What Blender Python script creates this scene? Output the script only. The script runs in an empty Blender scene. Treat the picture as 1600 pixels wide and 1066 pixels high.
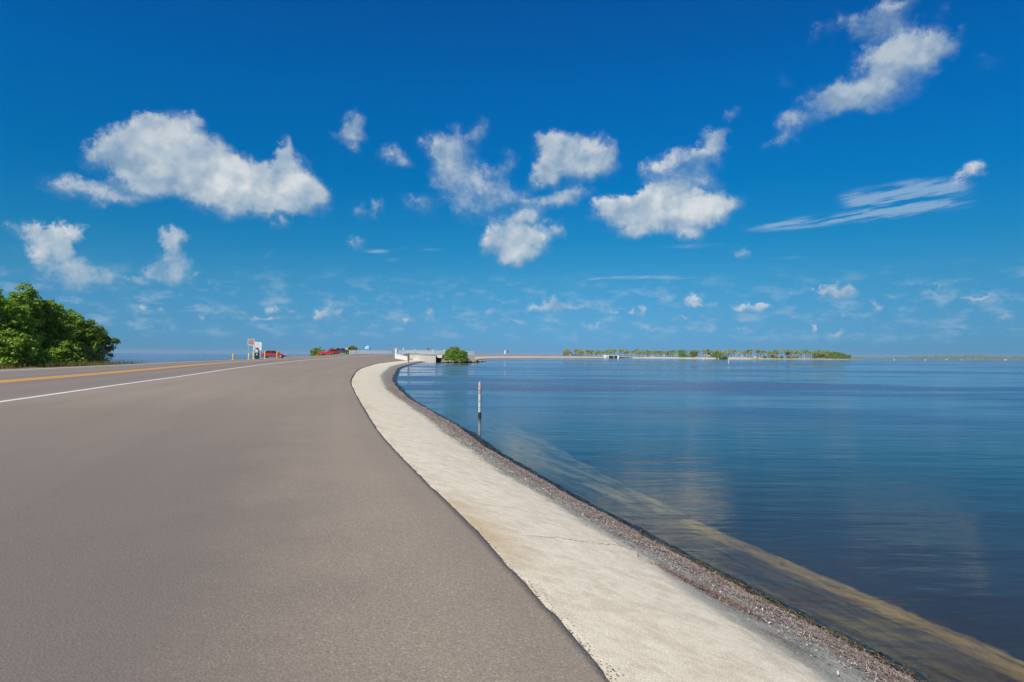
import bpy, math, random
import numpy as np
import time
_t0 = time.time()
from mathutils import Matrix, Vector

random.seed(7)
rng = np.random.default_rng(7)
R = math.radians
scene = bpy.context.scene

# ------------------------------------------------------------------ camera
F_PX = 1100.0                 # focal length in pixels of a 1600 px wide picture
CAM_H = 2.5                   # eye height over the water
PITCH, ROLL = math.atan(22.5 / F_PX), R(0.42)
cam_data = bpy.data.cameras.new("camera")
cam_data.sensor_width = 36.0
cam_data.lens = 36.0 * F_PX / 1600.0
cam_data.clip_start = 0.1
cam_data.clip_end = 60000
cam = bpy.data.objects.new("camera", cam_data)
scene.collection.objects.link(cam)
CM = Matrix.Rotation(R(90) + PITCH, 3, 'X') @ Matrix.Rotation(ROLL, 3, 'Z')
cam.matrix_world = Matrix.Translation((0, 0, CAM_H)) @ CM.to_4x4()
scene.camera = cam
CMN = np.array(CM)

def ray(px, py):
    v = CMN @ np.array([px - 800.0, 533.0 - py, -F_PX])
    return v

def at_depth(px, py, Y):
    """world point seen at the photo's pixel, Y metres ahead"""
    v = ray(px, py)
    return Vector((v[0] / v[1] * Y, Y, CAM_H + v[2] / v[1] * Y))

def gx(px, Y, py=556):
    return at_depth(px, py, Y).x

# ------------------------------------------------------------------ sun and sky
SUN_AZ, SUN_EL = R(-140), R(46)
sun_dir = Vector((math.sin(SUN_AZ) * math.cos(SUN_EL), math.cos(SUN_AZ) * math.cos(SUN_EL), math.sin(SUN_EL)))
sd = bpy.data.lights.new("sun", 'SUN')
sd.energy = 5.0
sd.angle = R(0.5)
sd.color = (1.0, 0.93, 0.81)
sun = bpy.data.objects.new("sun", sd)
sun.rotation_euler = sun_dir.to_track_quat('Z', 'Y').to_euler()
sun.location = (0, 0, 60)
scene.collection.objects.link(sun)

scene.view_settings.view_transform = 'Standard'
scene.view_settings.look = 'None'
scene.view_settings.exposure = 0.0
scene.view_settings.gamma = 1.0
scene.view_settings.use_curve_mapping = False
scene.render.engine = 'CYCLES'
scene.cycles.use_denoising = True
scene.cycles.max_bounces = 8
scene.cycles.transparent_max_bounces = 12
scene.cycles.volume_bounces = 0
scene.cycles.caustics_reflective = False
scene.cycles.caustics_refractive = False
scene.cycles.use_adaptive_sampling = True
scene.cycles.adaptive_threshold = 0.01

world = bpy.data.worlds.new("World")
scene.world = world
world.use_nodes = True
WN, WL = world.node_tree.nodes, world.node_tree.links
WN.clear()
try:
    world.cycles.sampling_method = 'MANUAL'
    world.cycles.sample_map_resolution = 512
except Exception:
    pass

class NT:
    """short hand for building node trees"""
    def __init__(s, tree):
        s.t = tree; s.n = tree.nodes; s.l = tree.links
    def put(s, sock, v):
        if v is None: return
        if isinstance(v, bpy.types.NodeSocket): s.l.new(v, sock)
        else:
            try: sock.default_value = v
            except Exception:
                if isinstance(v, (int, float)): sock.default_value = (v, v, v) if len(sock.default_value) == 3 else (v, v, v, 1)
                else: sock.default_value = tuple(v) + (1.0,)
    def math(s, op, a, b=None, c=None, clamp=False):
        n = s.n.new('ShaderNodeMath'); n.operation = op; n.use_clamp = clamp
        for i, v in enumerate((a, b, c)): s.put(n.inputs[i], v)
        return n.outputs[0]
    def vec(s, op, a, b=None, c=None, out=0):
        n = s.n.new('ShaderNodeVectorMath'); n.operation = op
        for i, v in enumerate((a, b, c)): s.put(n.inputs[i], v)
        return n.outputs['Value'] if op in ('LENGTH', 'DOT_PRODUCT', 'DISTANCE') else n.outputs[0]
    def mix(s, f, a, b, blend='MIX'):
        n = s.n.new('ShaderNodeMix'); n.data_type = 'RGBA'; n.blend_type = blend
        s.put(n.inputs[0], f); s.put(n.inputs[6], a); s.put(n.inputs[7], b)
        return n.outputs[2]
    def mixs(s, f, a, b):
        n = s.n.new('ShaderNodeMixShader')
        s.put(n.inputs[0], f); s.l.new(a, n.inputs[1]); s.l.new(b, n.inputs[2])
        return n.outputs[0]
    def noise(s, vec, scale, detail=4, rough=0.55, dist=0.0, dim='3D', out=0, lac=2.0):
        n = s.n.new('ShaderNodeTexNoise'); n.noise_dimensions = dim
        if vec is not None: s.l.new(vec, n.inputs['Vector'])
        n.inputs['Scale'].default_value = scale; n.inputs['Detail'].default_value = detail
        n.inputs['Roughness'].default_value = rough; n.inputs['Distortion'].default_value = dist
        n.inputs['Lacunarity'].default_value = lac
        return n.outputs[out]
    def voro(s, vec, scale, feature='F1', rnd=1.0, out=0):
        n = s.n.new('ShaderNodeTexVoronoi'); n.feature = feature
        s.l.new(vec, n.inputs['Vector']); n.inputs['Scale'].default_value = scale; n.inputs['Randomness'].default_value = rnd
        return n.outputs[out]
    def maprange(s, v, a, b, c=0.0, d=1.0, smooth=False):
        n = s.n.new('ShaderNodeMapRange'); n.interpolation_type = 'SMOOTHSTEP' if smooth else 'LINEAR'
        s.put(n.inputs['Value'], v)
        for k, x in zip((1, 2, 3, 4), (a, b, c, d)): s.put(n.inputs[k], x)
        return n.outputs[0]
    def ramp(s, v, stops, interp='LINEAR'):
        n = s.n.new('ShaderNodeValToRGB'); n.color_ramp.interpolation = interp
        s.put(n.inputs[0], v)
        e = n.color_ramp.elements
        while len(e) > 1: e.remove(e[-1])
        e[0].position = stops[0][0]; e[0].color = tuple(stops[0][1]) + (1,)
        for p, c in stops[1:]:
            q = e.new(p); q.color = tuple(c) + (1,)
        return n.outputs[0]
    def scale(s, v, k):
        return s.vec('MULTIPLY', v, k)
    def sep(s, v):
        n = s.n.new('ShaderNodeSeparateXYZ'); s.l.new(v, n.inputs[0]); return n.outputs
    def comb(s, x, y, z):
        n = s.n.new('ShaderNodeCombineXYZ')
        for i, v in enumerate((x, y, z)): s.put(n.inputs[i], v)
        return n.outputs[0]

def build_world():
    T = NT(world.node_tree)
    out = WN.new('ShaderNodeOutputWorld')
    sky = WN.new('ShaderNodeTexSky')
    sky.sky_type = 'NISHITA'
    sky.sun_disc = False
    sky.sun_elevation = SUN_EL
    sky.sun_rotation = SUN_AZ
    sky.air_density = 1.0
    sky.dust_density = 0.3
    sky.ozone_density = 2.0
    SK = 0.10
    tc = WN.new('ShaderNodeTexCoord').outputs['Generated']
    s = T.sep(tc)
    az = T.math('ARCTAN2', s[0], s[1])
    el = T.math('ARCSINE', s[2])
    # polarised look of the photograph's sky: deeper, more saturated blue
    tint = T.ramp(T.math('DIVIDE', el, 0.6), [(0.0, (.120, .372, .88)), (.022, (.1165, .361, .84)), (.083, (.118, .366, .70)), (.167, (.094, .395, .63)), (.263, (.036, .397, .629)),
                                (.396, (.006, .388, .690)), (.599, (.003, .40, .80)), (.755, (.010, .366, .79)), (1.0, (.012, .33, .74))])
    # overhead and behind the camera the sky is less deep
    up = T.math('MAXIMUM', T.maprange(el, 0.62, 0.95, 0, 1, smooth=True), T.maprange(T.math('ABSOLUTE', az), 1.0, 1.7, 0, 1, smooth=True))
    tint = T.mix(up, tint, (.42, .55, .66, 1))
    pol = T.math('MULTIPLY', T.maprange(az, 0.0, 0.7, 0.0, 0.30, smooth=True), T.maprange(el, 0.0, 0.25, 1.0, 0.15))
    k = T.math('MULTIPLY', T.math('SUBTRACT', 1.0, pol), 1.3)
    skyc = T.vec('MULTIPLY', T.vec('MULTIPLY', sky.outputs[0], tint), T.comb(k, k, k))
    # faint broken cloud low over the horizon
    lown = T.noise(T.comb(T.math('MULTIPLY', az, 26.0), T.math('MULTIPLY', el, 62.0), 0.0), 1.0, 6, .62)
    lowm = T.math('MULTIPLY', T.maprange(el, .012, .035, 0, 1, smooth=True), T.maprange(el, .07, .13, 1, 0, smooth=True))
    skyc = T.mix(T.math('MULTIPLY', T.maprange(lown, .47, .72, 0, .50, smooth=True), lowm), skyc, (.36 / SK, .50 / SK, .64 / SK, 1))
    base = WN.new('ShaderNodeBackground')
    T.l.new(skyc, base.inputs[0]); base.inputs[1].default_value = SK

    n1 = T.noise(tc, 14.0, 7, 0.62, out=1)
    n2 = T.noise(tc, 46.0, 6, 0.62, out=1)
    P0 = T.comb(az, el, 0.0)
    P1 = T.vec('MULTIPLY_ADD', T.vec('SUBTRACT', n1, (.5, .5, .5)), (0.02, 0.010, 0.0), P0)
    P = T.vec('MULTIPLY_ADD', T.vec('SUBTRACT', n1, (.5, .5, .5)), (0.058, 0.050, 0.0), P0)
    P = T.vec('MULTIPLY_ADD', T.vec('SUBTRACT', n2, (.5, .5, .5)), (0.030, 0.026, 0.0), P)
    fine = T.noise(tc, 92.0, 7, 0.68)
    mid = T.noise(tc, 24.0, 6, 0.6)
    # noise taken a little towards the light, for billows that look lit
    off = T.vec('ADD', tc, (-0.007, 0.0, 0.012))
    mid2 = T.noise(off, 17.0, 4, 0.5)
    mid1 = T.noise(tc, 17.0, 4, 0.5)
    # streaky noise for the high wisps
    streak = T.noise(T.comb(T.math('MULTIPLY', az, 10.0), T.math('MULTIPLY', T.math('ADD', el, T.math('MULTIPLY', az, -0.10)), 95.0), 0.0), 1.0, 5, 0.65)
    relief = T.math('SUBTRACT', mid1, mid2)

    lobes = []
    for (cx, cy, rx, ry, k) in CLOUDS:
        if 640 < cx < 830 and 185 < cy < 350: k *= .74
        if cx > 1180 and cy < 230: k *= .86; rx *= 1.12; ry *= 1.15
        if cy > 440 and k > 0: k *= 1.3
        def ae(x, y):
            v = ray(x, y); v = v / np.linalg.norm(v)
            return math.atan2(v[0], v[1]), math.asin(v[2])
        a0, e0 = ae(cx, cy)
        ra = abs(ae(cx + rx, cy)[0] - ae(cx - rx, cy)[0]) / 2
        re_ = abs(ae(cx, cy - ry)[1] - ae(cx, cy + ry)[1]) / 2
        lobes.append((a0, e0, ra * 1.55, re_ * 1.55, k))

    INS = [('P', 'NodeSocketVector', P), ('Sky', 'NodeSocketColor', skyc), ('Fine', 'NodeSocketFloat', fine), ('Mid', 'NodeSocketFloat', mid),
           ('Relief', 'NodeSocketFloat', relief), ('Streak', 'NodeSocketFloat', streak), ('El', 'NodeSocketFloat', el), ('P0', 'NodeSocketVector', P1)]
    def cell(ls):
        # each patch of sky is a node group of its own
        grp = bpy.data.node_groups.new('cloud_patch', 'ShaderNodeTree')
        for nm, ty, _ in INS: grp.interface.new_socket(name=nm, in_out='INPUT', socket_type=ty)
        grp.interface.new_socket(name='Shader', in_out='OUTPUT', socket_type='NodeSocketShader')
        G = NT(grp)
        gi = G.n.new('NodeGroupInput').outputs
        P, skyc, fine, mid, relief, streak, el, P0 = [gi[k] for k in range(8)]
        # a hair's breadth of offset keeps the renderer from merging the patches' nodes (it would run out of stack)
        P0 = G.vec('ADD', P0, (len(bpy.data.node_groups) * 1e-6, 0.0, 0.0))
        P = G.vec('ADD', P, (len(bpy.data.node_groups) * 1e-6, 0.0, 0.0))
        tot = 0.0; acc = 0.0; wsp = 0.0
        for (a0, e0, ra, re_, k) in ls:
            v = G.vec('MULTIPLY_ADD', P0 if k < 0 else P, (1 / ra, 1 / re_, 0), (-a0 / ra, -e0 / re_, 0))
            l = G.vec('LENGTH', v)
            if k < 0:
                w = G.math('MAXIMUM', G.math('MULTIPLY_ADD', l, k, -k), 0.0)
                wsp = G.math('ADD', wsp, w)
            else:
                vy = G.vec('DOT_PRODUCT', v, (0.0, 1.0, 0.0))
                w = G.math('MAXIMUM', G.math('MULTIPLY_ADD', l, -k, k), 0.0)
                tot = G.math('ADD', tot, w)
                acc = G.math('MULTIPLY_ADD', vy, w, acc)
        colr = skyc
        if not isinstance(tot, float):
            f = G.math('ADD', tot, G.math('MULTIPLY', G.math('SUBTRACT', fine, 0.5), 0.74))
            f = G.math('ADD', f, G.math('MULTIPLY', G.math('SUBTRACT', mid, 0.5), 0.75))
            f = G.math('MULTIPLY', f, G.maprange(tot, 0.0, 0.10, 0, 1))
            vy = G.math('DIVIDE', acc, G.math('MAXIMUM', tot, 0.05))
            dens = G.math('MULTIPLY', G.math('POWER', G.maprange(f, 0.10, G.maprange(vy, -.25, .25, 1.25, .80), 0.0, 1.0, smooth=True), 0.95), 0.94)
            lit = G.math('ADD', G.math('MULTIPLY', vy, 0.80), 0.50)
            lit = G.math('ADD', lit, G.math('MULTIPLY', relief, 3.2))
            lit = G.math('ADD', lit, G.math('MULTIPLY', G.math('SUBTRACT', f, 0.8), 0.24), clamp=True)
            k_ = 1 / SK
            lit = G.math('SUBTRACT', lit, G.maprange(el, .22, .33, 0, .46))
            cc = G.ramp(lit, [(0.0, (.27, .39, .52)), (0.30, (.40, .50, .60)), (0.6, (.53, .60, .65)), (1.0, (.76, .78, .78))])
            veil = G.maprange(G.math('ADD', tot, G.math('MULTIPLY', G.math('SUBTRACT', mid, 0.5), 1.1)), 0.02, 0.95, 0.0, 0.42, smooth=True)
            dens = G.math('MAXIMUM', dens, G.math('MULTIPLY', veil, G.maprange(tot, 0.0, 0.12, 0, 1)))
            # distant clouds sink into the low blue air
            air = G.maprange(el, 0.02, 0.22, 0.66, 1.0)
            dens = G.math('MULTIPLY', dens, air)
            colr = G.mix(G.math('MULTIPLY', dens, 0.95), colr, G.scale(cc, (k_, k_, k_)))
        if not isinstance(wsp, float):
            f = G.math('MULTIPLY', wsp, G.maprange(streak, 0.40, 0.62, 0.0, 1.25))
            f = G.maprange(f, 0.03, 1.1, 0.0, 0.42, smooth=True)
            colr = G.mix(f, colr, (.50 / SK, .62 / SK, .72 / SK, 1))
        bg = G.n.new('ShaderNodeBackground')
        G.put(bg.inputs[0], colr); bg.inputs[1].default_value = SK
        go = G.n.new('NodeGroupOutput')
        G.l.new(bg.outputs[0], go.inputs[0])
        gn = T.n.new('ShaderNodeGroup'); gn.node_tree = grp
        for i, (_, _, sock) in enumerate(INS): T.l.new(sock, gn.inputs[i])
        return gn.outputs[0]

    def tree(ls, depth):
        if depth == 0 or len(ls) < 13:
            return cell(ls) if ls else base.outputs[0]
        best = None
        for ax, mg in ((0, .036), (1, .028)):
            m = sorted(x[ax] for x in ls)[len(ls) // 2]
            L = [x for x in ls if x[ax] - x[ax + 2] - mg < m]
            Rr = [x for x in ls if x[ax] + x[ax + 2] + mg > m]
            sc = max(len(L), len(Rr))
            if best is None or sc < best[0]: best = (sc, ax, m, L, Rr)
        sc, ax, m, L, Rr = best
        if sc >= len(ls): return cell(ls)
        f = T.math('GREATER_THAN', el if ax else az, m)
        return T.mixs(f, tree(L, depth - 1), tree(Rr, depth - 1))
    front = tree(lobes, 6)
    inside = T.math('MULTIPLY', T.math('LESS_THAN', T.math('ABSOLUTE', az), 0.85),
                    T.math('MULTIPLY', T.math('GREATER_THAN', el, 0.0), T.math('LESS_THAN', el, 0.75)))
    final = T.mixs(inside, base.outputs[0], front)
    T.l.new(final, out.inputs['Surface'])

# clouds of the photographed day: centre, half size (photo pixels turned into directions), thickness; negative = high wisp
CLOUDS = [
 (165,245,34,22,.7),(215,238,45,34,1),(262,225,45,40,1),(290,262,62,46,1),(345,290,66,40,1),(392,298,56,38,1),(441,245,15,28,1),
 (450,285,32,38,1),(478,308,34,24,.9),(425,326,46,14,.9),(312,192,17,15,.85),(240,190,20,12,.65),(235,275,50,30,.7),(215,290,40,22,.6),
 (125,298,50,19,.65),(178,313,32,11,.6),(440,355,16,10,.6),(505,310,20,14,.5),(335,240,30,26,.6),
 (74,368,44,15,1),(96,373,28,20,1),(58,392,18,20,.9),(102,398,17,15,.9),(95,425,38,30,.6),(130,440,34,22,.45),(168,445,26,20,.4),
 (265,375,16,14,1),(259,398,17,18,.8),(245,428,26,18,.8),(215,440,16,8,.6),(300,432,12,6,.35),(278,420,16,18,.45),(330,300,40,20,.5),
 (555,192,19,16,.9),(550,210,24,12,.9),(557,228,12,8,.6),(611,240,16,13,.65),(628,251,13,9,.5),(592,331,14,10,.5),(557,335,15,12,.5),
 (672,222,20,18,.7),(690,250,24,30,.85),(718,222,26,24,.7),(747,205,12,16,.4),(720,270,40,34,.7),(762,288,34,26,.7),(700,300,28,26,.6),
 (735,325,40,18,.7),(655,325,20,16,.6),(793,308,32,24,.6),(790,252,14,16,.55),(700,190,14,14,.4),
 (890,230,32,19,1),(938,240,24,24,1),(866,248,34,24,1),(905,262,46,22,1),(842,220,10,12,.6),(852,270,24,18,.9),(888,306,34,13,.75),(850,318,34,12,.6),
 (765,378,18,20,.5),(792,385,32,24,1),(822,390,30,22,1),(848,380,18,18,.7),(803,358,34,20,.7),(812,405,26,11,1),(872,360,16,14,.55),(826,343,28,16,.65),
 (985,318,42,16,.9),(1040,328,66,26,1),(1100,325,44,22,1),(957,330,26,17,.8),(1005,350,46,20,1),(1085,345,44,18,.9),(1072,370,24,10,.8),(1000,368,30,10,.6),(1146,318,16,11,.5),
 (1030,266,28,17,.7),(1115,216,15,16,.7),(1112,243,28,18,.75),(1072,256,32,16,.7),(1092,282,30,16,.6),(1040,290,30,14,.55),(1135,176,13,9,.5),(1030,300,30,12,.5),
 (1425,88,52,22,1),(1458,80,26,18,.8),(1366,108,34,26,.8),(1372,30,32,26,.65),(1330,44,30,16,.45),(1279,50,9,18,.35),(1403,8,30,12,.7),(1476,17,13,9,.3),
 (1410,60,40,26,.6),(1388,140,42,22,.8),(1340,150,40,20,.7),(1308,146,16,20,.55),(1278,164,32,20,.75),(1246,198,28,13,.8),(1205,214,20,7,.45),(1328,172,36,12,.5),(1535,106,22,10,.25),(1455,52,20,12,.3),
 (1224,133,12,9,.22),(1504,45,7,12,.3),(1310,30,20,14,.3),
 (1515,270,18,11,.85),(1488,282,24,8,.55),(1415,302,75,22,-1.),(1470,316,48,14,-.9),(1395,322,60,16,-.9),(1455,290,50,12,-.7),(1300,345,80,10,-.9),(1365,334,55,13,-.9),(1215,352,50,9,-.8),(1345,310,34,12,-.8),
 (411,405,14,8,.35),(566,380,14,9,.35),(590,393,22,4,-.8),(610,403,14,5,-.8),(660,390,38,3,-.5),(950,435,95,3,-.8),(1060,433,60,3,-.5),(1240,402,55,3,-.6),(1080,385,60,4,-.6),
 (1155,400,14,9,.5),(1310,460,25,10,.85),(1290,464,16,6,.6),(1370,473,12,7,.5),(1455,460,18,8,.45),(1470,446,7,7,.4),(1525,467,20,6,.7),
 (845,480,24,8,.6),(868,471,14,7,.7),(895,478,26,6,.6),(1090,465,14,10,.7),(1095,474,16,5,.5),(1155,478,16,6,.5),(1187,476,20,7,.6),(1190,470,8,5,.6),
 (505,490,16,9,.65),(490,494,10,6,.6),(528,490,6,8,.5),(415,481,11,6,.75),(408,495,26,4,.6),(448,492,12,4,.5),(562,493,15,4,.5),(637,502,9,7,.6),(672,496,8,6,.5),
 (590,515,18,7,.35),(222,487,8,7,.5),(246,487,6,6,.4),(315,503,8,8,.45),(280,508,12,5,.25),(725,462,13,6,.4),(960,487,8,4,.65),(985,483,6,5,.6),(1005,482,7,7,.55),
 (1078,497,10,3,.6),(1046,468,12,4,.4),(1268,514,6,8,.75),(1305,522,10,6,.65),(1300,530,22,4,.3),(757,489,9,9,.4),(940,510,40,5,.35),(1020,512,20,4,.35),(700,515,24,5,.25),
 (1165,518,14,4,.35),(1210,515,12,4,.3),(1570,500,14,7,.4),(800,500,24,4,.3),(1110,500,14,4,.3),(480,512,20,4,.3),(90,490,20,5,.3),
]
build_world()

# ------------------------------------------------------------------ mesh helpers
col = scene.collection

def link(name, me, mat=None, parent=None):
    o = bpy.data.objects.new(name, me)
    col.objects.link(o)
    if mat is not None and not me.materials: me.materials.append(mat)
    if parent is not None: o.parent = parent
    return o

def tag(o, label=None, cat=None, group=None, kind=None):
    if label: o['label'] = label
    if cat: o['category'] = cat
    if group: o['group'] = group
    if kind: o['kind'] = kind
    return o

def thing(name, label, cat, loc=(0, 0, 0), rz=0.0, group=None):
    o = bpy.data.objects.new(name, None)
    o.empty_display_size = 0.3
    col.objects.link(o)
    o.location = loc; o.rotation_euler = (0, 0, rz)
    return tag(o, label, cat, group)

def children(o):
    return [c for c in bpy.data.objects if c.parent == o]

def dup(o, parent=None, memo=None):
    kids = KIDS.get(o.name) if memo is None else None
    c = o.copy(); col.objects.link(c)
    if parent is not None: c.parent = parent
    for ch in children(o): dup(ch, c)
    return c
KIDS = {}

def np_mesh(name, v, f, mat=None, parent=None, smooth=False, uv=None):
    """v (n,3), f list or array of faces"""
    me = bpy.data.meshes.new(name)
    v = np.asarray(v, dtype=np.float32)
    if isinstance(f, np.ndarray):
        k = f.shape[1]; nf = f.shape[0]
        me.vertices.add(len(v)); me.vertices.foreach_set('co', v.ravel())
        me.loops.add(nf * k); me.loops.foreach_set('vertex_index', f.astype(np.int32).ravel())
        me.polygons.add(nf)
        me.polygons.foreach_set('loop_start', np.arange(0, nf * k, k, dtype=np.int32))
        me.polygons.foreach_set('loop_total', np.full(nf, k, dtype=np.int32))
        me.update(calc_edges=True)
    else:
        me.from_pydata(v.tolist(), [], f); me.update()
    if uv is not None:
        lay = me.uv_layers.new(name='UVMap')
        idx = np.empty(len(me.loops), dtype=np.int32); me.loops.foreach_get('vertex_index', idx)
        lay.data.foreach_set('uv', np.asarray(uv, dtype=np.float32)[idx].ravel())
    if smooth:
        me.polygons.foreach_set('use_smooth', np.ones(len(me.polygons), dtype=bool))
    return link(name, me, mat, parent)

def grid_mesh(name, V, mat, uv=None, smooth=True, parent=None, flip=False):
    """V is (rows, cols, 3)"""
    r, c = V.shape[:2]
    i = np.arange(r * c).reshape(r, c)
    f = np.stack([i[:-1, :-1], i[:-1, 1:], i[1:, 1:], i[1:, :-1]], axis=-1).reshape(-1, 4)
    if flip: f = f[:, ::-1]
    return np_mesh(name, V.reshape(-1, 3), f, mat, parent, smooth, None if uv is None else uv.reshape(-1, 2))

class MB:
    def __init__(s): s.v = []; s.f = []
    def add(s, v, f):
        b = len(s.v); s.v += [tuple(x) for x in v]; s.f += [[b + i for i in q] for q in f]; return s
    def box(s, x0, y0, z0, x1, y1, z1):
        v = [(x, y, z) for z in (z0, z1) for y in (y0, y1) for x in (x0, x1)]
        return s.add(v, [[0, 2, 3, 1], [4, 5, 7, 6], [0, 1, 5, 4], [2, 6, 7, 3], [0, 4, 6, 2], [1, 3, 7, 5]])
    def tube(s, pts, rads, n=8, cap=True):
        pts = [Vector(p) for p in pts]; rings = []
        for i, p in enumerate(pts):
            d = (pts[min(i + 1, len(pts) - 1)] - pts[max(i - 1, 0)]).normalized()
            a = d.orthogonal().normalized(); b = d.cross(a)
            if i and rings:
                a = (prev_a - d * prev_a.dot(d)).normalized(); b = d.cross(a)
            prev_a = a
            rings.append([p + (a * math.cos(t) + b * math.sin(t)) * rads[i] for t in [2 * math.pi * k / n for k in range(n)]])
        v = [q for r_ in rings for q in r_]; f = []
        for i in range(len(rings) - 1):
            for k in range(n):
                f.append([i * n + k, i * n + (k + 1) % n, (i + 1) * n + (k + 1) % n, (i + 1) * n + k])
        if cap: f.append(list(range(n))[::-1]); f.append([(len(rings) - 1) * n + k for k in range(n)])
        return s.add(v, f)
    def lathe(s, prof, n=16, axis='Z', c=(0, 0, 0)):
        v = []
        for (r_, h) in prof:
            for k in range(n):
                a = 2 * math.pi * k / n
                p = (r_ * math.cos(a), r_ * math.sin(a), h)
                if axis == 'Y': p = (p[0], p[2], p[1])
                v.append((p[0] + c[0], p[1] + c[1], p[2] + c[2]))
        f = []
        for i in range(len(prof) - 1):
            for k in range(n): f.append([i * n + k, i * n + (k + 1) % n, (i + 1) * n + (k + 1) % n, (i + 1) * n + k])
        f.append(list(range(n))); f.append([(len(prof) - 1) * n + k for k in range(n)])
        return s.add(v, f)
    def loft(s, rings, cap=True):
        n = len(rings[0]); v = [p for r_ in rings for p in r_]; f = []
        for i in range(len(rings) - 1):
            for k in range(n): f.append([i * n + k, i * n + (k + 1) % n, (i + 1) * n + (k + 1) % n, (i + 1) * n + k])
        if cap: f.append(list(range(n))[::-1]); f.append([(len(rings) - 1) * n + k for k in range(n)])
        return s.add(v, f)
    def build(s, name, mat, parent=None, smooth=False):
        me = bpy.data.meshes.new(name); me.from_pydata(s.v, [], s.f); me.update()
        import bmesh
        bm = bmesh.new(); bm.from_mesh(me); bmesh.ops.recalc_face_normals(bm, faces=bm.faces); bm.to_mesh(me); bm.free()
        if smooth:
            me.polygons.foreach_set('use_smooth', np.ones(len(me.polygons), dtype=bool))
            try: me.set_sharp_from_angle(angle=R(38))
            except Exception: pass
        return link(name, me, mat, parent)

# ------------------------------------------------------------------ materials
def new_mat(name):
    m = bpy.data.materials.new(name); m.use_nodes = True
    m.node_tree.nodes.clear()
    T = NT(m.node_tree)
    o = T.n.new('ShaderNodeOutputMaterial')
    return m, T, o

def principled(T, o, colr, rough=0.6, metal=0.0, normal=None, spec=0.5, coat=0.0, surface=True):
    b = T.n.new('ShaderNodeBsdfPrincipled')
    T.put(b.inputs['Base Color'], colr); T.put(b.inputs['Roughness'], rough); T.put(b.inputs['Metallic'], metal)
    b.inputs['Specular IOR Level'].default_value = spec
    b.inputs['Coat Weight'].default_value = coat
    if normal is not None: T.l.new(normal, b.inputs['Normal'])
    if surface: T.l.new(b.outputs[0], o.inputs['Surface'])
    return b

def bump(T, h, strength=0.5, dist=0.02, normal=None):
    n = T.n.new('ShaderNodeBump'); n.inputs['Strength'].default_value = strength if not isinstance(strength, bpy.types.NodeSocket) else 1
    if isinstance(strength, bpy.types.NodeSocket): T.l.new(strength, n.inputs['Strength'])
    n.inputs['Distance'].default_value = dist
    T.l.new(h, n.inputs['Height'])
    if normal is not None: T.l.new(normal, n.inputs['Normal'])
    return n.outputs[0]

def simple(name, c, rough=0.6, metal=0.0, var=0.12, vs=6.0, coat=0.0, dirt=None):
    m, T, o = new_mat(name)
    p = T.n.new('ShaderNodeTexCoord').outputs['Object']
    n = T.noise(p, vs, 4, 0.6)
    d = tuple(x * (1 - var * 1.6) for x in c); l = tuple(min(1, x * (1 + var)) for x in c)
    cc = T.mix(T.maprange(n, 0.3, 0.7), d + (1,), l + (1,))
    if dirt:
        n2 = T.noise(p, vs * 2.3, 6, 0.7)
        cc = T.mix(T.maprange(n2, 0.52, 0.7, 0, 0.7), cc, dirt + (1,))
    principled(T, o, cc, rough, metal, coat=coat)
    return m

M = {}
M['white'] = simple('white_paint', (.78, .78, .76), .5, dirt=(.5, .47, .42))
M['wall_white'] = simple('painted_concrete', (.90, .86, .79), .8, var=.06, vs=.7, dirt=(.72, .64, .54))
M['metal'] = simple('galvanised_metal', (.52, .54, .56), .45, .7)
M['pale_metal'] = simple('painted_railing', (.66, .70, .74), .5, .0)
M['yellow'] = simple('yellow_paint', (.82, .46, .03), .5, vs=4, dirt=(.62, .45, .12))
M['paleyellow'] = simple('faded_yellow_paint', (.70, .62, .22), .55, vs=4, dirt=(.6, .55, .35))
M['brown'] = simple('brown_sign_paint', (.30, .085, .035), .5)
M['white_sign'] = simple('white_sign_paint', (.76, .80, .84), .45, var=.04)
M['grey_text'] = simple('grey_lettering', (.40, .46, .54), .6, var=.02)
M['wood'] = simple('weathered_wood', (.24, .21, .18), .9, vs=12, var=.3)
M['darkwood'] = simple('wet_dark_wood', (.05, .035, .025), .8, vs=12, var=.3)
M['bark'] = simple('bark', (.13, .10, .075), .95, vs=8, var=.35)
M['palm_bark'] = simple('palm_bark', (.22, .18, .14), .95, vs=3, var=.3)
M['black'] = simple('black_plastic_and_shade', (.02, .02, .022), .5)  # black parts, and the painted shade in the far bridge's openings
M['grey'] = simple('grey_enamel', (.33, .36, .37), .45)
M['rubber'] = simple('tyre_rubber', (.02, .02, .02), .85)
M['rim'] = simple('alloy_rim', (.62, .62, .63), .3, .6)
M['maroon'] = simple('dark_red_car_paint', (.42, .014, .028), .28, coat=1.0, var=.03)
M['red'] = simple('bright_red_car_paint', (.80, .014, .03), .3, coat=1.0, var=.03)
M['teal'] = simple('dark_green_car_paint', (.035, .075, .085), .3, coat=1.0, var=.03)
M['silver'] = simple('pale_car_paint', (.60, .68, .66), .3, .3, coat=1.0, var=.03)
M['carwhite'] = simple('white_car_paint', (.72, .72, .72), .3, coat=1.0, var=.03)
M['carblue'] = simple('blue_car_paint', (.05, .14, .35), .3, coat=1.0, var=.03)
M['glass'] = simple('dark_glass', (.02, .03, .04), .06, var=.02)
M['lamp'] = simple('headlight_glass', (.75, .75, .75), .15, var=.02)
M['tail'] = simple('tail_light_glass', (.45, .01, .01), .2, var=.02)
M['seatcloth'] = simple('pale_leather', (.55, .50, .44), .6)
M['canvas'] = simple('light_blue_canvas', (.28, .58, .88), .8, vs=2)
M['tentblue'] = simple('deep_blue_canvas', (.02, .12, .55), .8, vs=2)
M['boat_yellow'] = simple('yellow_hull_paint', (.75, .48, .10), .4)
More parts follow.
